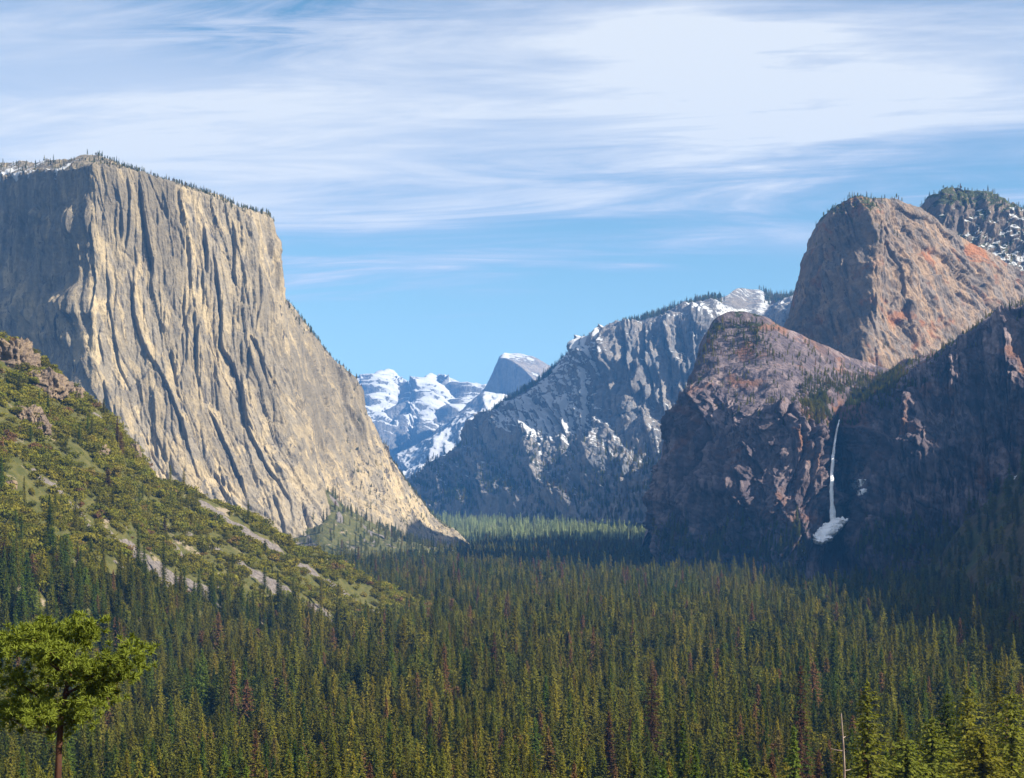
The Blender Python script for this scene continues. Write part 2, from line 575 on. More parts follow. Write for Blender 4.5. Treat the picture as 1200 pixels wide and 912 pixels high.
# --- the split dome: a sheared face in front, a rounded back behind it
ax = [546, 553, 560, 572, 581, 587, 600, 612, 622, 632, 642, 655, 672, 700]
fe = [505, 488, 470, 448, 430, 419.5, 423, 431, 441, 452, 463, 474, 486, 500]
sk = [504, 487, 469, 447, 428.5, 417, 414.3, 414.6, 416.8, 421, 427, 436, 450, 476]
dd = [13200, 13150, 13080, 13000, 12940, 12900, 12810, 12720, 12640, 12570, 12520, 12480, 12440, 12400]
base = [(x, 520, d - 60) for x, d in zip(ax, dd)]
half = [(x, (520 + f) / 2, d - 25) for x, f, d in zip(ax, fe, dd)]
edge = list(zip(ax, fe, dd))
cap = [(x, f + (k - f) * .62, d + (e - d) * .42) for x, f, k, d, e in zip(ax, fe, sk, dd, [d + 160 + 620 * (x > 590) for x, d in zip(ax, dd)])]
rim = [(x, k, d + 160 + 620 * (x > 590)) for x, k, d in zip(ax, sk, dd)]
C = to3([base, half, edge, cap, rim])
C = np.concatenate([C, np.array([shift(C[-1], 350, -60)]), np.array([shift(C[-1], 900, z=300)])])


def dome_disp(G, S, V, n):
    x, y, z = G[..., 0], G[..., 1], G[..., 2]
    return (ridged(S / 90, 0 * z, z / 700, 3, 61) - .5) * 9 * sstep(2.1, 1.8, V) + fbm(x / 120, y / 120, z / 160, 4, 63) * 9


def dome_mask(G, n, px, py, V):
    return {'snow': -.55 + .5 * sstep(2.0, 2.3, V) + .2 * sstep(425, 416, py) - .1 * sstep(.2, -.2, n[..., 0])}


m_dome = granite('granite_dome', (.215, .19, .165), (.165, .15, .14), (.08, .08, .085), streak=(1 / 110, 1 / 110, 1 / 900), big=1 / 900, bump=12, fine=1 / 40, snow_scale=1 / 120)
mountain('mountain', C, 300, [40, 60, 30, 40, 16, 8], dome_disp, m_dome, dome_mask, pre=1, label='granite dome split in half with a sheer shaded face')

# --- big shaded mountain in the middle, snow on its shoulder
sky = [(440, 628), (492, 580), (520, 548), (560, 500), (600, 468), (640, 443), (680, 410), (705, 397), (735, 382), (765, 372), (800, 362), (830, 352), (848, 348),
       (868, 337), (888, 339), (904, 349), (945, 345), (1000, 335), (1100, 330)]
dd = [6900, 6900, 6900, 6900, 6900, 6900, 6900, 6880, 6860, 6850, 6850, 6900, 7100, 7600, 7900, 7900, 7600, 7300, 7000]
rim = [(x, y, d) for (x, y), d in zip(sky, dd)]
ax = [430, 494, 525, 560, 595, 630, 660, 685, 715, 745, 780, 810, 830, 850, 870, 890, 930, 990, 1090]
bD = [6300 - max(-20, min(x, 900) - 494) * 3.3 for x in ax]
base = [(x, 613, b) for x, b in zip(ax, bD)]
low = [(x, 613 - (613 - t[1]) * .30, b + 260) for x, t, b in zip(ax, sky, bD)]
foot = [(x + 4, 613 - (613 - t[1]) * f, b + (d - b) * .45) for x, t, d, f, b in
        zip(ax, sky, dd, [.6, .6, .6, .6, .58, .55, .52, .50, .50, .50, .50, .5, .5, .48, .48, .48, .5, .5, .5], bD)]
edge = [(x * .35 + t[0] * .65, 613 - (613 - t[1]) * f, b + (d - b) * g) for x, t, d, f, g, b in
        zip(ax, sky, dd, [.9, .9, .9, .88, .86, .86, .92, .95, .95, .94, .93, .9, .88, .84, .84, .86, .9, .9, .9],
            [.8, .8, .8, .8, .8, .78, .68, .60, .58, .60, .60, .60, .58, .55, .55, .55, .55, .55, .55], bD)]
C = to3([base, low, foot, edge, rim])
C = np.concatenate([C, np.array([shift(C[-1], 500, -30)]), np.array([shift(C[-1], 2500, z=0)])])


MID = {}
MID_LINES = [([(690, 420), (693, 445), (690, 490), (684, 520)], -14), ([(712, 400), (716, 440), (722, 480)], 26), ([(735, 392), (738, 430), (748, 470)], 26), ([(757, 385), (762, 430), (770, 475)], 26),
             ([(780, 380), (786, 420), (790, 470)], 26), ([(640, 455), (652, 490), (668, 520)], 30), ([(742, 520), (735, 560), (728, 590)], -30), ([(700, 500), (690, 540), (660, 580)], 30)]
MID_LINES += random_lines(70, (520, 860), (390, 580), lambda x_, y_: .15, 12, (8, 26), (15, 60))


def mid_disp(G, S, V, n):
    x, y, z = G[..., 0], G[..., 1], G[..., 2]
    k = 1 - .88 * sstep(3.3, 3.9, V)
    wob = fbm(x / 420, y / 800, z / 420, 4, 211) * 160
    d = (ridged((S + wob + z * .5) / 620, 0 * z, z / 1100, 5, 213, .55) - .5) * 60 + fbm(x / 260, y / 400, z / 260, 6, 215, .55) * 44
    cl = sstep(1.7, 2.2, V) * sstep(3.3, 2.9, V)
    d = d + cl * ((ridged((S + wob * .3) / 110, 0 * z, z / 500, 4, 221, .6) - .5) * 24 + 0)
    ppx, ppy = proj(G)
    d = d + corners(ppx, ppy, MID_LINES, 13, 1.0)
    d = d + fbm(x / 46, y / 46, z / 46, 5, 229, .6) * 9
    k1, c1 = blocks(S + wob * .5, z, 120, 200, 241)
    k2, c2 = blocks(x, z + x * .4, 42, 50, 243)
    d = d + k1 * 12 * (.4 + cl) + k2 * 7
    d = d * (1 - .92 * np.exp(-((ppx - 872) / 42)**2) * sstep(2.4, 3.2, V))
    MID['tint'] = np.clip(c1 * .8 + c2 * .6 - .6, -.3, .8)
    return d * k * sstep(0, .5, V)


def mid_mask(G, n, px, py, V):
    nz = n[..., 2]
    sh = sstep(560, 610, px) * sstep(720, 680, px) * sstep(525, 490, py)         # the snowy shoulder
    rt = .5 * sstep(780, 820, px) * sstep(440, 390, py)
    led = .36 * sstep(.40, .75, nz)
    sn = -.42 + .46 * sh + .22 * rt + led * .8 + .3 * (n[..., 0] + .1) - .25 * sstep(560, 600, py)
    dome = sstep(32, 18, np.hypot(px - 870, (py - 348) * 1.6))
    sn = sn + .22 * dome
    ridge = sstep(3.55, 3.9, V) * sstep(905, 830, px)
    sn = np.where(ridge > .5, sn - .35 + .42 * dome, sn)
    sn = sn * (1 - dome) + dome * (.0 + .16 * sstep(0, -.4, n[..., 0]) - .10 * sstep(348, 356, py))
    vg = -.55 + .46 * ridge + .30 * sstep(520, 585, py) * sstep(.1, .5, nz) - .1 * sh
    return {'snow': sn, 'veg': vg, 'tint': MID['tint']}


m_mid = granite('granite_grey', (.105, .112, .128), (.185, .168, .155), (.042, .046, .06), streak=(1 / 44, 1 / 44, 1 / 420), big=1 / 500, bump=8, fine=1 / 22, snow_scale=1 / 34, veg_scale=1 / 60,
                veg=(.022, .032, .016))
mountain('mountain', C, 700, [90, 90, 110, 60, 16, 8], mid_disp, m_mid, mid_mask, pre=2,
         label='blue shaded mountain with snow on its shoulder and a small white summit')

# --- highest crag at the right edge
sky = [(1085, 330), (1098, 285), (1102, 240), (1104, 221), (1122, 217), (1140, 222), (1165, 231), (1195, 240), (1240, 246), (1320, 262), (1450, 300)]
rim = [(x, y, 3960 + i * 8) for i, (x, y) in enumerate(sky)]
base = [(x - 4, 420, 3700) for x, y in sky]
C = to3([base] + rows_between(base, rim, (.45, .75), .8) + [rim])
C = np.concatenate([C, np.array([shift(C[-1], 250, -10)]), np.array([shift(C[-1], 1300, z=0)])])


def crag_disp(G, S, V, n):
    x, y, z = G[..., 0], G[..., 1], G[..., 2]
    return (fbm(x / 110, y / 110, z / 110, 6, 313) * 34 + blocks(x, z, 30, 34, 317)[0] * 14 + (ridged(S / 70, 0 * z, z / 160, 3, 315) - .5) * 8) * (1 - .5 * sstep(2.7, 3, V))


def crag_mask(G, n, px, py, V):
    sn = -.40 + .58 * sstep(.25, .6, n[..., 2]) - .1 * sstep(240, 220, py) - .3 * sstep(255, 235, py)
    vg = -.16 + .30 * sstep(.1, .5, n[..., 2]) + .1 * sstep(245, 230, py)
    return {'snow': sn, 'veg': vg}


m_crag = granite('granite_crag', (.16, .125, .10), (.12, .10, .09), (.04, .036, .037), streak=(1 / 25, 1 / 25, 1 / 80), bump=4, fine=1 / 9, snow_scale=1 / 30, veg_scale=1 / 26)
mountain('mountain', C, 260, [60, 60, 60, 16, 8], crag_disp, m_crag, crag_mask, label='dark tree dotted summit crag with patches of snow at the right edge')

# --- tall rock with orange lit slabs
sky = [(915, 440), (926, 400), (934, 368), (946, 333), (960, 290), (973, 256), (986, 240), (1012, 231), (1036, 234), (1062, 241), (1088, 253), (1112, 268),
       (1150, 290), (1200, 318), (1260, 345), (1350, 380)]
dd = [3620, 3600, 3570, 3530, 3500, 3480, 3470, 3460, 3480, 3510, 3550, 3590, 3650, 3740, 3840, 3900]
rim = [(x, y, d) for (x, y), d in zip(sky, dd)]
ax = [905, 915, 922, 932, 944, 958, 972, 1000, 1035, 1062, 1090, 1115, 1150, 1200, 1260, 1350]
bd = [3480, 3440, 3400, 3350, 3300, 3255, 3215, 3140, 3090, 3100, 3120, 3145, 3180, 3250, 3330, 3420]
base = [(x, 545, d) for x, d in zip(ax, bd)]
C = to3([base] + rows_between(base, rim, (.3, .6, .9), .72) + [rim])
C = np.concatenate([C, np.array([shift(C[-1], 160, -6)]), np.array([shift(C[-1], 1000, z=0)])])


CATH = {}
CA_LINES = random_lines(70, (945, 1030), (240, 420), lambda x_, y_: .12, 31, (3, 10), (15, 70)) + random_lines(90, (1020, 1200), (250, 420), lambda x_, y_: .85, 32, (3, 10), (12, 50))
CA_LINES += [([(1028, 285), (1045, 320), (1060, 370), (1068, 410)], 16), ([(1100, 300), (1130, 325), (1160, 345)], 16), ([(985, 250), (990, 320), (1010, 400)], 14)]


def cath_disp(G, S, V, n):
    x, y, z = G[..., 0], G[..., 1], G[..., 2]
    px = CX + x / y * F
    rt = sstep(1010, 1060, px)
    ang = S + z * .25
    a = (ridged(ang / 85, 0 * z, z / 420, 4, 413, .6) - .5) * 11
    dg = (x * .55 + z * .85)                                           # slabs dip down to the right
    b = (ridged(dg / 95, (x - z) / 500, 0 * z, 4, 415, .55) - .5) * 7
    d = a * (1 - rt) + b * rt + fbm(x / 160, y / 160, z / 160, 5, 417) * 24 + fbm(x / 28, y / 28, z / 28, 4, 419) * 4
    d = d + 40 * np.exp(-((px - 1018) / 14)**2) * sstep(4.2, 3.0, V)
    k1, c1 = blocks(ang, z, 40, 120, 421)
    k2, c2 = blocks(dg, x - z, 44, 150, 423)
    k3, c3 = blocks(x, z, 14, 16, 425)
    d = d + k1 * 11 * (1 - rt) + k2 * 11 * rt + k3 * 3
    qx, qy = proj(G)
    d = d + corners(qx, qy, CA_LINES, 9, .8) * .55
    CATH['tint'] = np.clip((c1 * (1 - rt) + c2 * rt) * .9 + c3 * .5 - .6, -.25, .9)
    return d * (1 - .55 * sstep(3.7, 4, V))


def cath_mask(G, n, px, py, V):
    nz = n[..., 2]
    cap = sstep(290, 245, py) * sstep(1075, 1020, px)
    sn = -.72 + .34 * sstep(.45, .7, nz) * sstep(1020, 1080, px) * sstep(320, 350, py)
    gul = sstep(.5, .75, nz)
    vg = -.62 + .50 * cap + .26 * gul + .42 * sstep(395, 425, py) * sstep(985, 1020, px) * sstep(1140, 1080, px) + .22 * sstep(4.0, 4.4, V)
    return {'snow': sn, 'veg': vg, 'tint': CATH['tint']}


m_cath = granite('granite_orange', (.235, .165, .11), (.145, .122, .108), (.040, .033, .035), rust=(.23, .09, .035), streak=(1 / 26, 1 / 26, 1 / 170), bump=4, fine=1 / 9,
                 snow_scale=1 / 24, veg_scale=1 / 22, lean=.4)
mountain('cliff', C, 520, [60, 80, 80, 40, 24, 8], cath_disp, m_cath, cath_mask, label='tall rounded rock with orange sunlit slabs above the waterfall', cat='rock')

# --- front walls either side of the waterfall
cols = [
    [(771, 662, 2740), (772, 640, 2760), (774, 612, 2780), (775, 602, 2790), (776, 592, 2800)],
    [(774, 662, 2620), (778, 600, 2650), (785, 525, 2700), (788, 507, 2720), (790, 490, 2740)],
    [(788, 662, 2540), (790, 580, 2575), (797, 485, 2640), (805, 462, 2700), (815, 440, 2760)],
    [(812, 662, 2500), (816, 570, 2535), (826, 455, 2620), (831, 412, 2720), (836, 376, 2800)],
    [(848, 662, 2480), (850, 575, 2510), (856, 478, 2590), (859, 424, 2740), (860, 366, 2860)],
    [(890, 662, 2470), (893, 580, 2495), (894, 490, 2565), (895, 430, 2720), (895, 371, 2900)],
    [(925, 662, 2460), (929, 580, 2485), (931, 490, 2545), (931, 442, 2720), (930, 390, 2930)],
    [(946, 662, 2460), (951, 580, 2500), (956, 493, 2560), (962, 452, 2740), (965, 405, 2960)],
    [(958, 652, 2500), (963, 590, 2600), (968, 497, 2650), (984, 457, 2800), (1000, 420, 2990)],
    [(974, 645, 2540), (978, 585, 2770), (981, 498, 2750), (1000, 457, 2840), (1025, 426, 3000)],
    [(996, 648, 2510), (997, 580, 2610), (997, 494, 2650), (1015, 462, 2800), (1050, 432, 3000)],
    [(1018, 655, 2450), (1018, 575, 2490), (1018, 480, 2560), (1035, 452, 2720), (1060, 422, 2960)],
    [(1060, 662, 2400), (1060, 570, 2440), (1060, 446, 2515), (1065, 436, 2620), (1070, 420, 2820)],
    [(1095, 668, 2375), (1095, 565, 2415), (1098, 424, 2490), (1098, 420, 2580), (1098, 414, 2760)],
    [(1124, 672, 2360), (1124, 560, 2400), (1126, 404, 2475), (1126, 401, 2560), (1126, 397, 2730)],
    [(1150, 676, 2345), (1150, 556, 2385), (1152, 384, 2460), (1152, 381, 2545), (1152, 376, 2700)],
    [(1200, 684, 2320), (1200, 550, 2360), (1200, 360, 2430), (1200, 357, 2510), (1200, 352, 2670)],
    [(1300, 700, 2290), (1300, 540, 2330), (1300, 340, 2400), (1300, 338, 2480), (1300, 332, 2620)],
    [(1480, 730, 2250), (1480, 540, 2290), (1480, 360, 2360), (1480, 358, 2440), (1480, 352, 2560)],
]
cols = np.array(cols, float)
cols[:8, :, 2] += np.array([190, 195, 180, 140, 80, 35, 5, 0])[:, None]
C = to3(cols.transpose(1, 0, 2))
C = np.concatenate([np.array([shift(C[0], -40, z=-25)]), C, np.array([shift(C[-1], 120, -15)]), np.array([shift(C[-1], 700, z=0)])])


FRONT = {}
FR_LINES = [([(1118, 410), (1120, 450), (1124, 520)], 26), ([(1150, 400), (1156, 450), (1150, 520)], 16), ([(1060, 450), (1062, 500), (1058, 550)], 12), ([(1085, 435), (1090, 500)], 12),
            ([(920, 480), (930, 520), (932, 570)], 14), ([(905, 450), (918, 490)], 14), ([(860, 480), (880, 520), (905, 560)], 16), ([(820, 450), (840, 520), (850, 600)], 16),
            ([(940, 490), (945, 540), (944, 600)], 12), ([(1004, 500), (1006, 560), (1010, 600)], 14), ([(1180, 380), (1184, 450), (1178, 520)], 14)]
FR_LINES += random_lines(110, (780, 960), (400, 620), lambda x_, y_: .3, 22, (3, 10), (12, 60))
FR_LINES += random_lines(110, (1000, 1230), (390, 600), lambda x_, y_: -.05, 23, (3, 10), (15, 80))


def front_disp(G, S, V, n):
    x, y, z = G[..., 0], G[..., 1], G[..., 2]
    px = CX + x / y * F
    cl = sstep(.6, 1.2, V) * sstep(3.4, 2.9, V)
    lean = np.where(px < 960, -.35, .12)
    sl = S + z * lean
    d = (ridged(sl / 75, 0 * z, z / 420, 4, 513, .6) - .5) * 13 + (ridged((x * .6 + z * .8) / 60, 0 * z, z / 300, 3, 515) - .5) * 7
    d = d + fbm(x / 130, y / 130, z / 130, 5, 517) * 22 + fbm(x / 24, y / 24, z / 30, 4, 519) * 4.5
    d = d + np.floor(perlin(sl / 70, 0 * z, z / 90, 524) * 4) * 4 * cl
    k1, c1 = blocks(sl, z, 46, 120, 531)
    k2, c2 = blocks(x * .7 + z * .6, z - x * .3, 20, 34, 533)
    k3, c3 = blocks(x, z, 8, 11, 535)
    d = d + (k1 * 14 + k2 * 6 + k3 * 2) * cl - crack2(sl, z, 70, 300, 537, .03) * 10
    d = d + corners(px, proj(G)[1], FR_LINES, 9, .8) * cl
    FRONT['tint'] = np.clip(c1 * .7 + c2 * .7 + c3 * .4 - .7, -.35, .9)
    FRONT['recess_shade'] = np.exp(-((px - 981) / 22)**4) * sstep(.4, 1, V) * sstep(2.15, 1.9, V)  # painted shade: rock darkened in the recess behind the fall
    quiet = 1 - .7 * np.exp(-((px - 981) / 11)**2)
    up = fbm(x / 90, y / 90, z / 90, 5, 541) * 15
    quiet = quiet * (1 - .92 * np.exp(-((px - 974) / 24)**2) * sstep(588, 602, proj(G)[1]))
    return (d * cl * quiet + up * (1 - cl)) * (1 - .55 * sstep(3.8, 4.1, V))


def front_mask(G, n, px, py, V):
    nz = n[..., 2]
    up = sstep(2.8, 3.3, V)
    hang = sstep(440, 470, py) * sstep(925, 955, px) * sstep(1040, 1010, px) * up
    vg = -.72 + .45 * sstep(.35, .7, nz) * sstep(0, 1, up + .3) + .52 * hang + .22 * up * sstep(400, 380, py) - .1 * sstep(1090, 1120, px) + .07 * up * sstep(420, 385, py) * sstep(935, 890, px)
    vg = vg + .22 * sstep(850, 830, px) * sstep(2.2, 2.8, V) + .42 * sstep(1.25, .95, V)
    return {'veg': vg, 'tint': FRONT['tint'], 'recess_shade': FRONT['recess_shade']}


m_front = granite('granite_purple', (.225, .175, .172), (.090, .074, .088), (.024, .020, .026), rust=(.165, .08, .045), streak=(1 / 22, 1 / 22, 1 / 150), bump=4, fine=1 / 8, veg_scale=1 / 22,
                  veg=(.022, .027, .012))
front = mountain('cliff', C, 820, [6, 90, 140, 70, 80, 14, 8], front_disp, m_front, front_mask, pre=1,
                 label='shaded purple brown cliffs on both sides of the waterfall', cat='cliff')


# ------------------------------------------------------------------ ground
def near_profile(y):
    ks = [-3000, -60, -8, 7, 14, 40, 100, 200, 350, 550, 800, 1000, 1300]
    zs = [260, 165, 148.4, 148.35, 145, 134, 113, 86, 52, 20, 3, 0, 0]
    return np.interp(y, ks, zs)


def ground_z(x, y):
    near = near_profile(y + .12 * np.abs(x) * sstep(0, 400, y))
    w = sstep(60, 400, y)
    b = fbm(x / 260, y / 260, 0 * x, 3, 601) * 7 * w
    far = sstep(4300, 6300, y) * 62 + sstep(6000, 9000, y) * 30
    side = sstep(1.0, 2.6, np.abs(x) / np.maximum(y, 900)) * 90
    rightnear = 14 * np.exp(-((x - 75) / 60)**2 - ((y - 260) / 130)**2)
    return near + b + far + side + rightnear


ys = np.r_[np.linspace(-900, 0, 30), np.linspace(4, 1200, 200), np.geomspace(1210, 26000, 170)]
xs = np.r_[-np.geomspace(1600, 24000, 30)[::-1], np.linspace(-1550, 1550, 220), np.geomspace(1600, 24000, 30)]
Xg, Yg = np.meshgrid(xs, ys)
Zg = ground_z(Xg, Yg)
m, n = new_mat('forest_floor')
pos = n('ShaderNodeNewGeometry').outputs['Position']
c = n.mix(n.step(n.noise(pos, 1 / 14, 6, .7), .4, .62), (.035, .032, .016), (.085, .065, .035))
c = n.mix(n.step(n.noise(pos, 1 / 70, 5, .6), .5, .62), c, (.05, .06, .02))
c = n.mix(n.step(n.noise(pos, 1 / 45, 6, .7), .66, .69), c, (.75, .77, .8))
bp = n('ShaderNodeBump', {'Strength': .8, 'Distance': .6, 'Height': n.noise(pos, .5, 6, .7)})
py_ = n('ShaderNodeSeparateXYZ', {0: pos}).outputs[1]
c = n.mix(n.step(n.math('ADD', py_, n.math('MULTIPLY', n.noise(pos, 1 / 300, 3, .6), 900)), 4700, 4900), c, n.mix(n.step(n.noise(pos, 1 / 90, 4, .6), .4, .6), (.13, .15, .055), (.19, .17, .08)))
out(n, n('ShaderNodeBsdfPrincipled', {'Base Color': c, 'Roughness': .95, 'Specular IOR Level': .1, 'Normal': bp.outputs[0]}).outputs[0])
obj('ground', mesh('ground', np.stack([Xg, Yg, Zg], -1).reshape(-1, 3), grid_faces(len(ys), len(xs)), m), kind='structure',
    label='valley floor of soil and needles under the forest', category='ground')

# ------------------------------------------------------------------ shrubby hillside at the left
ridge = [(-700, 180, 1560), (-420, 250, 1530), (-180, 330, 1510), (0, 396, 1500), (40, 420, 1506), (85, 460, 1516), (122, 488, 1528), (165, 552, 1556), (230, 580, 1600), (300, 613, 1650),
         (340, 636, 1680), (385, 655, 1720), (440, 684, 1765), (500, 714, 1810), (560, 742, 1850)]
rg = np.array([P(*p) for p in ridge])
dirs = np.array([.34, -.94])
run = (rg[:, 2] + 30) / .50
rowsH = []
for f in (0, .3, .62, 1):
    b = rg.copy()
    b[:, 0] += dirs[0] * run * (1 - f)
    b[:, 1] += dirs[1] * run * (1 - f)
    b[:, 2] = -30 + (rg[:, 2] + 30) * (f**1.08)
    rowsH.append(b)
b1, b2 = rg.copy(), rg.copy()
b1[:, 1] += 90
b1[:, 2] -= 25
b2[:, 1] += 90 + run * .9
b2[:, 2] = -30
C = np.array(rowsH + [b1, b2])
G, S, Vp = loft(C, 420, [70, 80, 90, 20, 16])
G = blur(G, 4)
gz = fbm(G[..., 0] / 140, G[..., 1] / 140, 0 * S, 5, 701) * 11 + (ridged(S / 60, 0 * S, Vp * .8, 3, 703) - .5) * 4 + fbm(G[..., 0] / 16, G[..., 1] / 16, 0 * S, 3, 705) * 1.3
G[..., 2] += gz * (1 - .6 * sstep(2.6, 2.95, Vp))
HG = G
hn = normals(G)
hf = grid_faces(*G.shape[:2])
hbvh = BVHTree.FromPolygons([tuple(v) for v in G.reshape(-1, 3)], [tuple(f) for f in hf])
EYE = Vector((0, 0, ZC))


def cast(bvh, px, py):
    d = Vector(((px - CX) / F, 1, (HY - py) / F)).normalized()
    h = bvh.ray_cast(EYE, d)
    return h[0], h[1]


chutes = [([(183, 560), (240, 592), (300, 632), (350, 662), (400, 692), (458, 728)], 8, 11),
          ([(222, 626), (270, 655), (320, 685), (388, 724)], 6, 14),
          ([(105, 618), (150, 645), (200, 675), (244, 700)], 5, 17),
          ([(44, 556), (72, 578), (94, 602)], 6, 6), ([(150, 640), (178, 662), (188, 672)], 5, 5), ([(205, 640), (216, 655)], 5, 4)]
scree = np.zeros(G.shape[:2])
bare = np.zeros(G.shape[:2])
XY = G[..., :2]


def seg_d(A, B):
    ab = B - A
    t = np.clip(((XY - A) @ ab) / max(ab @ ab, 1e-6), 0, 1)
    return np.linalg.norm(XY - (A + t[..., None] * ab), axis=-1), t


for pts, w0, w1 in chutes:
    q = [cast(hbvh, *p)[0] for p in pts]
    q = [np.array(v[:2]) for v in q if v is not None]
    for i in range(len(q) - 1):
        d, t = seg_d(q[i], q[i + 1])
        w = w0 + (w1 - w0) * (i + t) / (len(q) - 1)
        wob = 1 + .5 * fbm(G[..., 0] / 22, G[..., 1] / 22, 0 * S, 3, 711)
        scree = np.maximum(scree, sstep(1.15, .8, d / (w * np.maximum(wob, .6))))
        bare = np.maximum(bare, sstep(w + 6, w + 1, d))
scree = np.maximum(scree, sstep(.80, .92, fbm(G[..., 0] / 45, G[..., 1] / 45, 0 * S, 4, 715) + .1) * (Vp > 1.2) * (Vp < 3.2) * .9)

m, n = new_mat('hillside')
pos = n('ShaderNodeNewGeometry').outputs['Position']
sa = n('ShaderNodeAttribute', attribute_name='scree').outputs['Fac']
g1 = n.mix(n.step(n.noise(pos, 1 / 9, 6, .7), .38, .62), (.050, .055, .016), (.085, .080, .026))
g1 = n.mix(n.step(n.noise(pos, 1 / 30, 5, .7), .58, .66), g1, (.20, .165, .12))
s1 = n.mix(n.step(n.noise(pos, 1 / 3.5, 5, .75), .35, .65), (.075, .066, .064), (.165, .147, .138))
cc = n.mix(n.step(n.math('ADD', sa, n.math('MULTIPLY', n.math('SUBTRACT', n.noise(pos, 1 / 6, 5, .7), .5), .9)), .4, .6), g1, s1)
bp = n('ShaderNodeBump', {'Strength': .9, 'Distance': 1.6, 'Height': n.noise(pos, .22, 6, .75)})
out(n, n('ShaderNodeBsdfPrincipled', {'Base Color': cc, 'Roughness': .95, 'Specular IOR Level': .1, 'Normal': bp.outputs[0]}).outputs[0])
obj('hill', mesh('hill', G.reshape(-1, 3), hf, m, True, {'scree': scree}), kind='structure', label='steep shrub covered hillside with grey scree chutes', category='hillside')

# ridge out of the frame on the right: it throws the shade across the right of the valley
rg2 = np.array([[1010, -700, 520], [880, 100, 420], [880, 500, 380], [960, 850, 300], [960, 1150, 330], [930, 1500, 350], [1050, 1800, 420], [1200, 2300, 600]], float)
fr = rg2.copy(); fr[:, 0] -= rg2[:, 2] * 1.05; fr[:, 2] = -20
f2 = rg2.copy(); f2[:, 0] -= rg2[:, 2] * .5; f2[:, 2] = rg2[:, 2] * .5
bk = rg2.copy(); bk[:, 0] += 900; bk[:, 2] += 60
C = np.array([bk, rg2, f2, fr])
G, S, Vp = loft(C, 260, [30, 50, 50])
G[..., 2] += fbm(G[..., 0] / 160, G[..., 1] / 160, 0 * S, 5, 801) * 26
obj('hill', mesh('hill_right', G.reshape(-1, 3), grid_faces(*G.shape[:2])[:, ::-1], bpy.data.materials['forest_floor'], True, {'scree': np.zeros(G.shape[:2])}), kind='structure',
    label='wooded ridge closing the valley on the right beyond the picture', category='hillside')
RG2, RN2 = G, normals(G[::-1])[::-1]

# talus fan at the foot of the great cliff
cols = [[(330, 655, 3280), (330, 640, 3340), (335, 625, 3400)], [(380, 652, 3250), (375, 630, 3340), (366, 588, 3560)], [(420, 650, 3270), (405, 625, 3400), (378, 570, 3620)],
        [(455, 648, 3330), (440, 630, 3480), (402, 592, 3660)], [(490, 646, 3420), (470, 634, 3540), (440, 616, 3800)], [(535, 646, 3600), (505, 643, 3700), (478, 634, 3860)],
        [(570, 646, 3700), (550, 645, 3760), (530, 646, 3850)]]
C = to3(np.array(cols, float).transpose(1, 0, 2))
C = np.concatenate([np.array([shift(C[0], -60, z=-20)]), C, np.array([shift(C[-1], 150, z=0)])])
G, S, Vp = loft(C, 200, [10, 40, 60, 6])
G[..., 2] += fbm(G[..., 0] / 70, G[..., 1] / 70, 0 * S, 5, 811) * 10
sc = sstep(.25, .5, fbm(S / 60, 0 * S, Vp * 1.2, 4, 813))
obj('talus', mesh('talus', G.reshape(-1, 3), grid_faces(*G.shape[:2]), bpy.data.materials['hillside'], True, {'scree': sc}), kind='structure',
    label='green talus slope at the foot of the great cliff', category='slope')
TG, TN = G, normals(G)

# ------------------------------------------------------------------ trees
def quads(c, u, v):
    V = np.stack([c - u, c - v * .5 + u * .1, c + u, c + v * .5 + u * .1], 1)
    return V.reshape(-1, 3)


def conifer_crown(seed, H=36., Rm=4.6, lo=.12, levels=58, per=7, sprays=5, size=.75, power=.8, gap=.12):
    r = np.random.default_rng(seed)
    cs, us, vs = [], [], []
    lean = r.uniform(0, 6.28)
    for i in range(levels):
        t = (i + r.uniform(-.3, .3)) / levels
        z = H * (lo + (1 - lo) * t)
        L0 = Rm * (max(0.0, 1 - t)**power) * r.uniform(.72, 1.12) * (.55 + .45 * min(1, t / .12 + .3)) + .12
        k = per if t < .75 else max(4, per - 2)
        off = r.uniform(0, 6.28)
        for b in range(k):
            if r.random() < gap:
                continue
            az = off + b * 6.283 / k + r.normal(0, .25)
            L = L0 * r.uniform(.6, 1.18) * (1 + .12 * math.cos(az - lean))
            droop = r.uniform(.12, .42) * (1 - t * .8) - .30 * max(0, t - .7)
            d = np.array([math.cos(az), math.sin(az), 0])
            for s in range(sprays):
                f = (s + r.uniform(.35, 1)) / sprays
                p = d * L * f + np.array([0, 0, z - droop * L * f * (0.5 + f) + .18 * L * f * f]) + r.normal(0, .16 * size, 3)
                w = size * (1.15 - .55 * f) * r.uniform(.65, 1.3) * (.5 + .5 * min(1, L / (Rm * .5)))
                dr = d + np.array([*(r.normal(0, .45, 2)), -.25 + r.normal(0, .35)])
                dr /= np.linalg.norm(dr)
                sd = np.cross(dr, (r.normal(0, .45), r.normal(0, .45), 1))
                sd /= np.linalg.norm(sd)
                cs.append(p); us.append(dr * w); vs.append(sd * w * 1.1)
    cs.append(np.array([0, 0, H])); us.append(np.array([0, 0, size * 1.2])); vs.append(np.array([size * .5, 0, 0]))
    V = quads(np.array(cs), np.array(us), np.array(vs))
    return V, np.arange(len(V)).reshape(-1, 4)


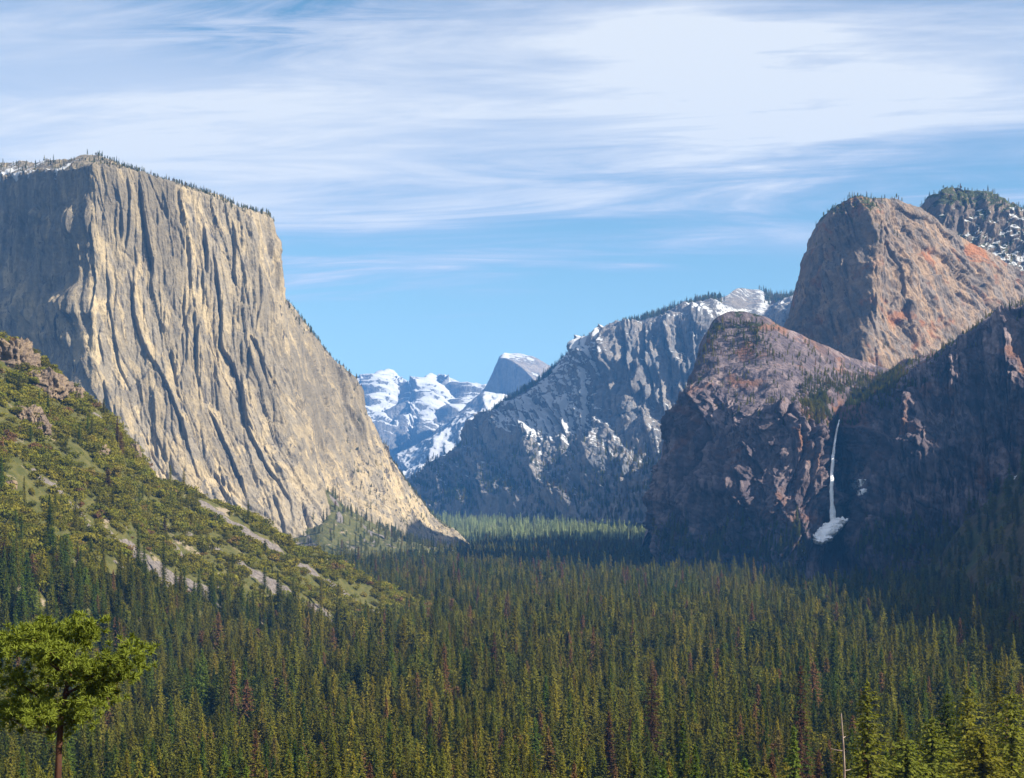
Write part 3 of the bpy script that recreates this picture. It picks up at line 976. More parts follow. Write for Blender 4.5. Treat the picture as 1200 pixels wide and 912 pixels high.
def tube(path, rad, k=7):
    path = np.asarray(path, float)
    V = []
    for i, p in enumerate(path):
        d = path[min(i + 1, len(path) - 1)] - path[max(i - 1, 0)]
        d = d / np.linalg.norm(d)
        a = np.cross(d, (0.3, 1, .1)); a /= np.linalg.norm(a)
        b = np.cross(d, a)
        for j in range(k):
            an = j * 2 * math.pi / k
            V.append(p + (a * math.cos(an) + b * math.sin(an)) * rad[i])
    Fc = []
    for i in range(len(path) - 1):
        for j in range(k):
            Fc.append((i * k + j, i * k + (j + 1) % k, (i + 1) * k + (j + 1) % k, (i + 1) * k + j))
    return np.array(V), np.array(Fc)


def join(parts):
    Vs, Fs, o = [], [], 0
    for V, Fc in parts:
        Vs.append(V); Fs.append(np.asarray(Fc) + o); o += len(V)
    return np.concatenate(Vs), np.concatenate(Fs)


def trunk_mesh(seed, H, r0=.42):
    r = np.random.default_rng(seed)
    zs = np.linspace(-1.5, H * .97, 9)
    pth = np.stack([np.cumsum(r.normal(0, .05, 9)), np.cumsum(r.normal(0, .05, 9)), zs], 1)
    return tube(pth, r0 * (1 - np.linspace(0, .93, 9)))


bark = plain('bark', (.040, .018, .012), (.085, .040, .026), 2.2, stretch=(1, 1, .25))
deadwood = plain('dead_wood', (.14, .10, .085), (.26, .21, .18), 3, stretch=(1, 1, .2))
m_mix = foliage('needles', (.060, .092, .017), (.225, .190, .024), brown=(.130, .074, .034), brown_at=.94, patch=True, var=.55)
m_olive = foliage('needles_olive', (.112, .124, .020), (.160, .148, .024))
m_green = foliage('needles_green', (.070, .112, .018), (.105, .135, .020))
m_brown = foliage('needles_brown', (.085, .045, .026), (.120, .066, .034))
m_bright = foliage('needles_bright', (.135, .155, .026), (.175, .172, .030), var=.2)
m_pine = foliage('needles_pine', (.104, .142, .022), (.135, .160, .024), var=.12, trans=.22, fine=1.6)
m_shrub = foliage('shrub_leaves', (.135, .145, .020), (.205, .180, .028), brown=(.13, .075, .035), brown_at=.96, var=.5, fine=.35)

SHAPES = {}
for k, (nm, sd, H, Rm, lv, pw) in enumerate([('slender', 1, 43, 5.2, 56, .60), ('slender', 2, 38, 4.9, 52, .50), ('slender', 3, 47, 6.0, 60, .68),
                                             ('broad', 4, 37, 7.6, 46, .48), ('broad', 5, 30, 8.0, 38, .40), ('broad', 6, 40, 8.4, 50, .58),
                                             ('rounded', 7, 27, 8.6, 30, .36), ('rounded', 8, 32, 7.6, 34, .30)]):
    SHAPES[k] = (nm, H, conifer_crown(sd, H, Rm, .30 if nm == 'rounded' else .10, lv, 8 if nm == 'rounded' else 7, 8 if nm == 'rounded' else 7, .95 if nm == 'rounded' else .88, pw, .22 if nm == 'rounded' else .12), trunk_mesh(sd, H))


def shrub_mesh(seed, n=420):
    r = np.random.default_rng(seed)
    cs, us, vs = [], [], []
    lobes = [(r.normal(0, 1.9, 3) * (1, 1, .35) + (0, 0, r.uniform(2.2, 4.4)), r.uniform(1.6, 2.9)) for _ in range(8)]
    for c0, rad in lobes:
        for _ in range(n // 8):
            d = r.normal(size=3); d /= np.linalg.norm(d)
            if d[2] < -.5:
                continue
            p = c0 + d * rad * r.uniform(.72, 1.08) * (1, 1, .85)
            a = np.cross(d + r.normal(0, .6, 3), r.normal(size=3)); a /= np.linalg.norm(a)
            b = np.cross(a, d + r.normal(0, .5, 3)); b /= np.linalg.norm(b)
            w = r.uniform(.35, .8)
            cs.append(p); us.append(a * w); vs.append(b * w * 1.5)
    V = quads(np.array(cs), np.array(us), np.array(vs))
    return V, np.arange(len(V)).reshape(-1, 4)


# ---- where trees stand
def raster_block():
    """cells the mountains, the hill and the talus cover: highest rock per 20 m cell"""
    H = np.full((700, 400), -1e9)
    for (G, *_r) in list(MTN.values()) + [(HG,), (RG2,), (TG,)]:
        p = G.reshape(-1, 3)
        i = ((p[:, 1] + 500) / 20).astype(int)
        j = ((p[:, 0] + 4000) / 20).astype(int)
        k = (i >= 0) & (i < 700) & (j >= 0) & (j < 400)
        np.maximum.at(H, (i[k], j[k]), p[k, 2])
    return H


BLK = raster_block()


def covered(x, y, z):
    i = np.clip(((y + 500) / 20).astype(int), 0, 699)
    j = np.clip(((x + 4000) / 20).astype(int), 0, 399)
    return BLK[i, j] > z + 1.5


pts = []
for y0, y1, st in ((120, 900, 10.4), (900, 1800, 10.6), (1800, 3000, 11.5), (3000, 4600, 12.5), (4600, 6500, 14)):
    yy = np.arange(y0, y1, st)
    xx = np.arange(-.42 * y1, .42 * y1, st)
    Xp, Yp = np.meshgrid(xx, yy)
    Xp = (Xp + RNG.uniform(-.48, .48, Xp.shape) * st).ravel()
    Yp = (Yp + RNG.uniform(-.48, .48, Yp.shape) * st).ravel()
    k = np.abs(Xp) < .40 * Yp + 15
    pts.append(np.stack([Xp[k], Yp[k]], 1))
pts = np.concatenate(pts)
z = ground_z(pts[:, 0], pts[:, 1])
keep = ~covered(pts[:, 0], pts[:, 1], z)
dens = fbm(pts[:, 0] / 60, pts[:, 1] / 110, 0 * z, 4, 901)
keep &= RNG.random(len(z)) < np.clip(.95 + dens * .8, .12, 1) * np.where(pts[:, 1] > 4350, .42, 1)
# open strips: river bank and meadow glimpsed on the right
ppx, ppy = CX + pts[:, 0] / pts[:, 1] * F, 0
for cx_, cy_, rx_, ry_ in ((165, 1020, 6, 75), (95, 1100, 14, 40), (205, 1210, 26, 22), (250, 1330, 22, 20), (60, 560, 9, 30), (-30, 640, 7, 25)):
    keep &= ~(((pts[:, 0] - cx_) / rx_)**2 + ((pts[:, 1] - cy_) / ry_)**2 < 1)
keep &= ~((np.abs(CX + pts[:, 0] / pts[:, 1] * F - 970) < 27) & (pts[:, 1] > 2230) & (pts[:, 1] < 2800))
pts = np.c_[pts[keep], z[keep]]
# keep the near slope clear where it would block the view, the close trees are set by hand below
tipmax = ZC - (912 - HY - 40) / F * pts[:, 1]
k = (pts[:, 1] > 330) | (pts[:, 2] + 36 < tipmax)
pts = pts[k]
nT = len(pts)
scale = RNG.triangular(.5, 1.0, 1.22, nT) * (1 + .12 * fbm(pts[:, 0] / 60, pts[:, 1] / 60, 0 * pts[:, 0], 2, 905))
scale *= np.where(RNG.random(nT) < .12, .7, 1) * (1 + .30 * fbm(pts[:, 0] / 75, pts[:, 1] / 95, 0 * pts[:, 0], 3, 906))
scale *= np.where(RNG.random(nT) < .05, 1.3, 1)
scale = np.minimum(scale, np.interp(pts[:, 1], [350, 700, 1200], [.72, .92, 1.45]))
NS = len(SHAPES)
shape = RNG.choice(NS, nT, p=[.15, .14, .13, .14, .13, .13, .09, .09])
stand = fbm(pts[:, 0] / 55, pts[:, 1] / 80, 0 * pts[:, 0], 3, 909)
shape = np.where((stand > .22) & (RNG.random(nT) < .6), RNG.integers(6, 8, nT), shape)


def surf_scatter(G, n, weight, count, seed):
    """points on a surface grid; weight per vertex"""
    r = np.random.default_rng(seed)
    a = np.linalg.norm(np.cross(G[:-1, 1:] - G[:-1, :-1], G[1:, :-1] - G[:-1, :-1]), axis=-1) * weight[:-1, :-1]
    p = a.ravel() / a.sum()
    idx = r.choice(len(p), count, p=p)
    i, j = np.unravel_index(idx, a.shape)
    u, v = r.random(count)[:, None], r.random(count)[:, None]
    return G[i, j] + (G[i, j + 1] - G[i, j]) * u + (G[i + 1, j] - G[i, j]) * v


# conifers on the lower hillside
hpx, hpy = proj(HG)
edge_py = np.interp(hpx, [-200, 0, 100, 200, 300, 400, 470, 560], [640, 655, 672, 700, 724, 748, 756, 760]) + fbm(HG[..., 0] / 60, HG[..., 1] / 60, 0 * hpx, 3, 907) * 40
wc = sstep(-12, 22, hpy - edge_py) * (HG[..., 2] > 0) * (hpx > -60) * (hpx < 560) * (1 - np.maximum(scree, bare) * .93)
area = (np.linalg.norm(np.cross(HG[:-1, 1:] - HG[:-1, :-1], HG[1:, :-1] - HG[:-1, :-1]), axis=-1) * wc[:-1, :-1]).sum()
hc = surf_scatter(HG, hn, wc, int(area / 85), 911)
pts = np.concatenate([pts, hc])
scale = np.concatenate([scale, RNG.uniform(.55, 1.02, len(hc))])
shape = np.concatenate([shape, RNG.integers(0, 8, len(hc))])
# scattered conifers among the shrubs, on the talus and on the right-hand ridge
w2 = (1 - sstep(-12, 22, hpy - edge_py)) * (HG[..., 2] > 0) * (Vp if False else 1) * (hpx > -60) * (1 - np.maximum(scree, bare))
hc2 = surf_scatter(HG, hn, w2 * np.linspace(1, .25, HG.shape[0])[:, None]**2, 150, 912)
tc = surf_scatter(TG, TN, np.ones(TG.shape[:2]) * (TG[..., 2] > 0), 420, 913)
rpx, _ = proj(RG2)
rc = surf_scatter(RG2, RN2, (RG2[..., 2] > 0) * np.where((rpx > 0) & (rpx < 1300), 1.0, .12), 6500, 914)
for q, s0, s1 in ((hc2, .35, .7), (tc, .4, .75), (rc, .7, 1.1)):
    pts = np.concatenate([pts, q])
    scale = np.concatenate([scale, RNG.uniform(s0, s1, len(q))])
    shape = np.concatenate([shape, RNG.integers(0, 6, len(q))])

# shrubs
w3 = (1 - .93 * sstep(-6, 26, hpy - edge_py)) * (1 - sstep(.25, .5, scree)) * (1 - .95 * bare) * (HG[..., 2] > 2) * (hpx > -60)
w3 = w3 * (np.arange(HG.shape[0]) < HG.shape[0] - 16)[:, None]
clump = 1.3 * sstep(-.25, .25, fbm(HG[..., 0] / 40, HG[..., 1] / 40, 0 * hpx, 4, 921))
area = (np.linalg.norm(np.cross(HG[:-1, 1:] - HG[:-1, :-1], HG[1:, :-1] - HG[:-1, :-1]), axis=-1) * w3[:-1, :-1]).sum()
sp = surf_scatter(HG, hn, w3 * (.18 + clump), int(area / 30), 922)
ss = RNG.uniform(.45, 1.1, len(sp)) * np.where(RNG.random(len(sp)) < .3, 1.6, 1)


# ---- which of them show largest: paint triangles front to back into a coverage buffer
def visible_px(P3, h, w, ok, round_top=False):
    buf = np.zeros((912, 1200), bool)
    vis = np.zeros(len(P3))
    order = np.argsort(P3[:, 1])
    for i in order:
        if not ok[i]:
            continue
        x, y, zz = P3[i]
        cx = CX + x / y * F
        yb = HY - (zz - ZC) / y * F
        yt = HY - (zz + h[i] - ZC) / y * F
        hw = w[i] / y * F
        r0, r1 = int(max(0, yt)), int(min(912, yb))
        if r1 <= r0:
            continue
        n0 = 0
        for rr_ in range(r0, r1):
            f = (rr_ - yt) / (yb - yt)
            e = hw * (math.sqrt(max(0, 1 - (1 - f)**2)) if round_top else f**.8)
            a, b = int(max(0, cx - e)), int(min(1200, cx + e + 1))
            if b > a:
                row = buf[rr_, a:b]
                n0 += (b - a) - int(row.sum())
                row[:] = True
        vis[i] = n0
    return vis


hts = np.array([SHAPES[k][1] for k in shape]) * scale
wid = np.array([4.6 if SHAPES[k][0] == 'slender' else 6.2 if SHAPES[k][0] == 'broad' else 7.2 for k in shape]) * scale
near = (pts[:, 1] < 1500) & (np.abs(pts[:, 0]) < .36 * pts[:, 1])
vis = visible_px(pts, hts, wid, near)
chosen = np.argsort(-vis)[:290]
isind = np.zeros(len(pts), bool)
isind[chosen] = vis[chosen] > 20

proto = {}
for k, (nm, H, crown, trunk) in SHAPES.items():
    tm = mesh('trunk', *trunk, bark)
    for c, mt in (('olive', m_olive), ('green', m_green), ('brown', m_brown), ('mix', m_mix)):
        proto[k, c] = (mesh('crown', *crown, mt, False), tm)


def zone(p, py):
    x = CX + p[0] / p[1] * F
    if x < 330:
        return 'below the shrubby hillside'
    if x > 800:
        return 'in the valley below the waterfall'
    return 'in the middle of the valley'


KIND = {'olive': 'olive green', 'green': 'dark green', 'brown': 'reddish brown'}
r = random.Random(3)
src = {}
for i in np.nonzero(isind)[0]:
    k = int(shape[i])
    nm = SHAPES[k][0]
    c = r.choices(['olive', 'green', 'brown'], [.46, .44, .10])[0]
    z_ = zone(pts[i], 0)
    e = obj('conifer_tree', None, label=f'{nm} {KIND[c]} conifer standing in the nearest trees {z_}', category='tree', group=f'{nm} {KIND[c]} conifers {z_}')
    e.empty_display_size = 3
    e.location = pts[i]
    e.rotation_euler.z = r.uniform(0, 6.28)
    e.scale = (scale[i] * r.uniform(.85, 1.2),) * 2 + (scale[i],)
    obj('crown', proto[k, c][0], e)
    obj('trunk', proto[k, c][1], e)


# ---- masses: one object each, trees placed by geometry nodes
def mass(name, P3, rot, scl, idx, sources, label, cat, mt=None):
    """sources: list of lists of meshes; each list is one tree kind"""
    me = mesh(name, P3, np.zeros((0, 4), int), None, False, {'rz': rot, 'scl': scl})
    at = me.attributes.new('idx', 'INT', 'POINT')
    at.data.foreach_set('value', np.asarray(idx, np.int32))
    o = obj(name, me, kind='stuff', label=label, category=cat)
    nt = bpy.data.node_groups.new(name, 'GeometryNodeTree')
    nt.interface.new_socket('Geometry', in_out='INPUT', socket_type='NodeSocketGeometry')
    nt.interface.new_socket('Geometry', in_out='OUTPUT', socket_type='NodeSocketGeometry')
    L = nt.links.new
    gi, go = nt.nodes.new('NodeGroupInput'), nt.nodes.new('NodeGroupOutput')
    jn = nt.nodes.new('GeometryNodeJoinGeometry')
    for obs in sources:
        j2 = nt.nodes.new('GeometryNodeJoinGeometry')
        for ob in obs:
            oi = nt.nodes.new('GeometryNodeObjectInfo')
            oi.inputs['Object'].default_value = ob
            oi.transform_space = 'ORIGINAL'
            L(oi.outputs['Geometry'], j2.inputs[0])
        g2 = nt.nodes.new('GeometryNodeGeometryToInstance')
        L(j2.outputs[0], g2.inputs[0])
        L(g2.outputs[0], jn.inputs[0])
    ip = nt.nodes.new('GeometryNodeInstanceOnPoints')
    L(gi.outputs[0], ip.inputs['Points'])
    L(jn.outputs[0], ip.inputs['Instance'])
    ip.inputs['Pick Instance'].default_value = True

    def attr(nm, t):
        a = nt.nodes.new('GeometryNodeInputNamedAttribute')
        a.data_type = t
        a.inputs[0].default_value = nm
        return [s for s in a.outputs if s.enabled and s.name == 'Attribute'][0]
    L(attr('idx', 'INT'), ip.inputs['Instance Index'])
    cb = nt.nodes.new('ShaderNodeCombineXYZ')
    L(attr('rz', 'FLOAT'), cb.inputs[2])
    er = nt.nodes.new('FunctionNodeEulerToRotation')
    L(cb.outputs[0], er.inputs[0])
    L(er.outputs[0], ip.inputs['Rotation'])
    cs = nt.nodes.new('ShaderNodeCombineXYZ')
    a = attr('scl', 'FLOAT')
    for q in range(3):
        L(a, cs.inputs[q])
    L(cs.outputs[0], ip.inputs['Scale'])
    if mt:
        sm = nt.nodes.new('GeometryNodeSetMaterial')
        sm.inputs['Material'].default_value = mt
        L(jn.outputs[0], sm.inputs['Geometry'])
        L(sm.outputs[0], ip.inputs['Instance'])
    L(ip.outputs[0], go.inputs[0])
    md = o.modifiers.new('trees', 'NODES')
    md.node_group = nt
    return o


# the six kinds of the mass come from six standing trees at its near edge that carry the mixed needles
sources = []
rest = np.nonzero(~isind)[0]
vr = rest[np.argsort(-vis[rest])]
for k in range(NS):
    i = vr[shape[vr] == k][0]
    isind[i] = True
    nm = SHAPES[k][0]
    z_ = zone(pts[i], 0)
    e = obj('conifer_tree', None, label=f'{nm} mixed green conifer standing in the nearest trees {z_}', category='tree', group=f'{nm} mixed green conifers {z_}')
    e.location = pts[i]
    e.scale = (scale[i],) * 3
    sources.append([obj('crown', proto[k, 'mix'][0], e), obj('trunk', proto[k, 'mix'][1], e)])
far_ = (pts[:, 1] > 4450) & ~isind
m_sun_tint = foliage('leaves_sun_tint', (.26, .32, .14), (.37, .40, .19), patch=True)  # foliage colour lightened to make the far trees look sunlit
mass('grove', pts[far_], RNG.uniform(0, 6.28, far_.sum()), scale[far_], shape[far_], sources, 'pale sunlit trees and meadow at the far end of the valley', 'woods', m_sun_tint)
sel = ~isind & ~far_
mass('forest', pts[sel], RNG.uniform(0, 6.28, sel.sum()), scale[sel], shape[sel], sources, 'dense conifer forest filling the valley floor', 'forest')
print('trees', len(pts), 'individual', isind.sum())

# shrubs: 300 that show largest, the rest one mass
shm = [mesh('shrub', *shrub_mesh(50 + k), m_shrub, False) for k in range(5)]
sk = RNG.integers(0, 5, len(sp))
svis = visible_px(sp, 6.5 * ss, 4.2 * ss, np.ones(len(sp), bool), True)
ch = np.argsort(-svis)[:290]
sind = np.zeros(len(sp), bool)
sind[ch] = True
for i in ch:
    x_, y_ = CX + sp[i, 0] / sp[i, 1] * F, HY - (sp[i, 2] - ZC) / sp[i, 1] * F
    ln = 560 + (x_ - 183) * .62
    zn = 'near the rock outcrops at the top of the hillside' if x_ < 170 and y_ < 560 else 'above the longest scree chute on the hillside' if y_ < ln and x_ > 170 else \
        'between the scree chutes on the hillside' if y_ < 700 and x_ > 90 else 'on the lower left flank of the hillside'
    o = obj('shrub', shm[sk[i]], label=f'rounded olive shrub {zn}', category='shrub', group=f'olive shrubs {zn}')
    o.location = sp[i] - (0, 0, .8)
    o.rotation_euler.z = r.uniform(0, 6.28)
    o.scale = (ss[i],) * 3
    if i < 0:
        pass
firsts = []
for k in range(5):
    firsts.append([next(o for o in COL.objects if o.data is shm[k])])
ns_ = ~sind
mass('shrubbery', sp[ns_] - (0, 0, .8), RNG.uniform(0, 6.28, ns_.sum()), ss[ns_], sk[ns_], firsts, 'olive brush covering the left hillside', 'brush')
print('shrubs', len(sp))

# trees on the rims and ledges of the rocks
rimp, rims = [], []


def ledge(name, w, count, s0, s1, seed):
    G, n, px, py, V = MTN[name]
    q = surf_scatter(G, n, w(G, n, px, py, V), count, seed)
    rimp.append(q)
    rims.append(RNG.uniform(s0, s1, len(q)))


nzs = lambda n: sstep(.3, .65, n[..., 2])
ledge('cliff', lambda G, n, px, py, V: (sstep(4.75, 5.0, V) * sstep(6.2, 5.6, V) * (px > -10) + .5 * sstep(390, 420, px) * nzs(n) * (V < 5)) * (py < 640) * nzs(n) * (px < 545) * np.where(px < 110, .25, 1), 1500, .15, .42, 31)
mm = [k for k in MTN if k.startswith('mountain')]
ledge(mm[3], lambda G, n, px, py, V: sstep(3.5, 3.9, V) * sstep(4.7, 4.2, V) * (px > 480) * (1 - sstep(34, 22, np.hypot(px - 870, (py - 348) * 1.6))) * (px < 950), 2600, .6, 1.1, 32)
ledge(mm[3], lambda G, n, px, py, V: nzs(n) * (V < 3.5) * sstep(500, 600, py) * (px > 480), 2600, .5, .9, 33)
ledge(mm[4], lambda G, n, px, py, V: (V > .5) * (V < 4.2) * nzs(n) * (px < 1210) * (py < 340), 800, .22, .45, 34)
ledge('cliff.001', lambda G, n, px, py, V: nzs(n) * (.15 * (V > 3.9) * (V < 4.8) + 1.0 * sstep(300, 250, py) * sstep(1080, 1020, px) * (V > 2) * (V < 4.8) + 1.4 * sstep(395, 425, py) * sstep(985, 1020, px) * sstep(1140, 1080, px)) * (px < 1210), 1100, .16, .42, 35)
ledge('cliff.002', lambda G, n, px, py, V: nzs(n) * (V > 2.8) * (V < 4.8) * (px < 1210) * (.35 + sstep(925, 955, px) * sstep(430, 460, py) * 4 + 1.6 * sstep(920, 880, px) * sstep(430, 395, py)), 3200, .16, .42, 36)
ledge('cliff.002', lambda G, n, px, py, V: sstep(1.6, 1.0, V) * (px < 1210) * (px > 765) * (np.abs(px - 974) > 30), 2200, .4, .8, 37)
rimp = np.concatenate(rimp)
rims = np.concatenate(rims)
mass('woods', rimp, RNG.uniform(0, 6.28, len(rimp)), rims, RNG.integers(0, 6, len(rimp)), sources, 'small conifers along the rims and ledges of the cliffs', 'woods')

# ------------------------------------------------------------------ the close trees
def solo(px, d, top_py, label, crown_f, mt, extra=None, rad=.45, name='conifer_tree'):
    x = (px - CX) / F * d
    zg = float(ground_z(np.array([x]), np.array([d]))[0]) - .3
    H = ZC + (HY - top_py) / F * d - zg
    e = obj(name, None, label=label, category='tree')
    e.location = (x, d, zg)
    V, Fc = crown_f(H)
    obj('crown', mesh('crown', V, Fc, mt, False), e)
    obj('trunk', mesh('trunk', *trunk_mesh(int(px), H, rad), bark), e)
    return e, H


def fir(seed, Rm, lo, lv, size, pw=.75, gap=.2, per=7, sp=9):
    return lambda H: conifer_crown(seed, H, Rm, lo, lv, per, sp, size, pw, gap)


solo(1016, 200, 798, 'ragged sunlit fir beside the dead trunk at the bottom right', fir(201, 7.0, .35, 46, .52, .8, .28, 6, 10), m_bright)
solo(1092, 255, 842, 'bright yellow green conifer right of the ragged fir', fir(202, 11, .3, 44, .6, .6, .2, 7, 10), m_bright)
solo(1134, 270, 806, 'tall pointed bright conifer near the bottom right corner', fir(203, 10.5, .3, 54, .6, .75, .22, 7, 10), m_bright)
solo(1186, 240, 812, 'broad bright conifer cut off by the right edge', fir(204, 11, .3, 46, .55, .6, .25, 7, 10), m_bright)
solo(1168, 420, 776, 'dark broad conifer behind the bright ones at the right edge', fir(205, 11, .3, 50, .8, .6, .15, 7, 7), m_olive)
solo(938, 560, 775, 'reddish brown dying conifer above the dead trunk', fir(206, 6.6, .3, 50, .8, .6, .3, 7, 7), m_brown)
solo(764, 640, 786, 'bare brown broad tree standing right of the valley centre', fir(207, 8, .3, 46, .8, .5, .35, 7, 7), m_brown)
solo(900, 330, 905, 'olive conifer tip rising from the bottom edge below the brown tree', fir(208, 4.6, .3, 50, .6, .7, .2, 7, 9), m_olive)
solo(1055, 330, 836, 'slim olive conifer between the ragged fir and the bright ones', fir(209, 4.6, .3, 54, .62, .75, .2, 7, 9), m_olive)
solo(1062, 235, 868, 'low bushy bright conifer at the bottom edge right of the ragged fir', fir(211, 9, .3, 40, .6, .5, .2, 8, 10), m_bright)
solo(1150, 225, 858, 'low bushy bright conifer at the bottom edge below the tall pointed one', fir(212, 9, .3, 42, .6, .5, .2, 8, 10), m_olive)
solo(1110, 330, 812, 'tall dark green conifer between the bright trees at the bottom right', fir(213, 9, .3, 54, .7, .65, .15, 8, 9), m_green)
solo(800, 420, 842, 'dark green fir with a wide base at the bottom right of centre', fir(210, 6.2, .2, 58, .75, .8, .15, 7, 8), m_green)

# dead trunk
x, d = (989 - CX) / F * 190, 190
zg = float(ground_z(np.array([x]), np.array([d]))[0]) - .3
H = ZC + (HY - 836) / F * d - zg
e = obj('dead_tree', None, label='bare grey dead trunk with broken stubs left of the ragged fir', category='dead tree')
e.location = (x, d, zg)
zs = np.linspace(0, H, 12)
pth = np.stack([np.sin(zs / 7) * .12 - .06 * np.maximum(0, zs - H + 6)**1.1 * .7, 0 * zs, zs], 1)
obj('trunk', mesh('trunk', *tube(pth, .34 * (1 - .78 * zs / H)), deadwood), e)
for zz, az, ln in ((H - 4.9, math.pi, 1.7), (H - 7.5, .3, 1.0), (H - 11.5, 2.8, 1.8), (H - 3.2, .9, .8), (H - 9.3, 4.2, 1.3), (H - 14, 5.5, 1.5)):
    s = np.linspace(0, 1, 5)
    b = np.stack([math.cos(az) * ln * s, math.sin(az) * ln * s, zz + .25 * ln * s * s - .1 * s], 1)
    b[:, 0] += np.interp(zz, zs, pth[:, 0])
    obj('branch', mesh('branch', *tube(b, .10 * (1 - .7 * s), 5), deadwood), e)

# the pine at the lower left, close to the viewpoint
D0 = 70.0
x0 = (68 - CX) / F * D0
zg = float(ground_z(np.array([x0]), np.array([D0]))[0]) - .3
e = obj('pine_tree', None, label='bright green pine with tufted needles at the lower left corner', category='tree')
e.location = (x0, D0, zg)


def L(px, py, dy=0.0):
    return np.array([(px - CX) / F * (D0 + dy) - x0, dy, ZC + (HY - py) / F * (D0 + dy) - zg])


tp = [L(66, 1200), L(67, 1000), L(68, 912), L(69, 880), L(71, 850), L(76, 815), L(84, 780), L(90, 750), L(92, 735)]
tp[0][2] = -.5
obj('trunk', mesh('trunk', *tube(tp, [.30, .2, .16, .15, .135, .12, .09, .06, .03], 10), bark), e)
rr_ = np.random.default_rng(99)
limbs = [((70, 858), (58, 858, .4), (40, 858, .9), (18, 846, 1.2), 'bare'), ((73, 835), (50, 820, -.5), (20, 800, -1.2), (-12, 790, -1.7), 1), ((73, 838), (52, 836, .9), (25, 828, 2.0), (0, 832, 2.6), 1),
         ((75, 826), (95, 815, .6), (118, 812, 1.2), (128, 820, 1.5), 1), ((77, 815), (105, 795, -.6), (135, 775, -1.0), (162, 760, -1.2), 1), ((78, 812), (110, 800, .9), (140, 790, 1.6), (158, 785, 2.0), 1),
         ((81, 795), (55, 775, .8), (30, 755, 1.3), (8, 758, 1.8), 1), ((81, 795), (58, 772, -1.0), (35, 748, -1.6), (14, 770, -2.2), 1), ((86, 770), (70, 755, .3), (55, 742, .4), (48, 738, .5), 1),
         ((88, 760), (100, 748, -.3), (104, 742, -.6), (100, 734, -.8), 1), ((79, 805), (85, 800, -1.2), (92, 790, -2.0), (98, 785, -2.6), 1), ((75, 828), (62, 830, -1.2), (50, 838, -2.2), (42, 842, -2.8), 1), ((72, 845), (55, 848, .6), (30, 846, 1.2), (4, 842, 1.6), 1), ((71, 850), (84, 846, -.4), (92, 838, -.7), (98, 830, -.9), 1),
         ((79, 805), (72, 795, 1.5), (64, 790, 2.6), (60, 786, 3.2), 1), ((84, 780), (70, 768, -1.6), (60, 765, -2.2), (52, 768, -2.7), 1)]
tufts = []
for q in limbs:
    a = np.array([L(*q[0]), L(q[1][0], q[1][1], q[1][2]), L(q[2][0], q[2][1], q[2][2]), L(q[3][0], q[3][1], q[3][2])])
    path = hermite([0, 1, 2, 3], a, np.linspace(0, 3, 12))
    obj('branch', mesh('branch', *tube(path, np.linspace(.06, .018, 12), 6), bark if q[4] != 'bare' else deadwood), e)
    if q[4] == 'bare':
        continue
    for s in np.linspace(.30, 1, 18):
        p = hermite([0, 1, 2, 3], a, np.array([3 * s]))[0]
        for _ in range(4):
            tufts.append(p + rr_.normal(0, 1, 3) * (.42, .5, .27) + (0, 0, .08))
for px_, py_ in [(93, 728), (90, 740), (97, 748), (86, 735), (160, 752), (168, 765), (164, 775), (5, 745), (20, 740), (62, 736), (48, 738), (36, 742), (95, 760), (100, 770), (2, 762), (120, 770), (112, 778), (70, 745), (63, 864), (72, 868)]:
    for _ in range(4):
        tufts.append(L(px_, py_, rr_.normal(0, .6)) + rr_.normal(0, .18, 3))
tufts = np.array(tufts)
Vs = []
for p in tufts:
    ax_ = rr_.normal(0, .5, 3) + (0, 0, .75)
    ax_ /= np.linalg.norm(ax_)
    k = 34
    dirs_ = ax_ * .55 + rr_.normal(0, .62, (k, 3))
    dirs_ /= np.linalg.norm(dirs_, axis=1, keepdims=True)
    ln = rr_.uniform(.17, .32, k)[:, None]
    sd = np.cross(dirs_, rr_.normal(size=(k, 3)))
    sd /= np.linalg.norm(sd, axis=1, keepdims=True)
    b0 = p + ax_ * rr_.uniform(-.08, .08, k)[:, None]
    Vs.append(np.stack([b0 - sd * .028, b0 + sd * .028, b0 + dirs_ * ln + sd * .010, b0 + dirs_ * ln - sd * .010], 1).reshape(-1, 3))
Vs = np.concatenate(Vs)
obj('crown', mesh('crown', Vs, np.arange(len(Vs)).reshape(-1, 4), m_pine, False), e)

# ------------------------------------------------------------------ rock outcrops on the hillside
m_out = granite('granite_outcrop', (.20, .15, .10), (.13, .10, .08), (.045, .036, .03), streak=(1 / 6, 1 / 6, 1 / 22), big=1 / 40, bump=1.0, fine=1 / 3)


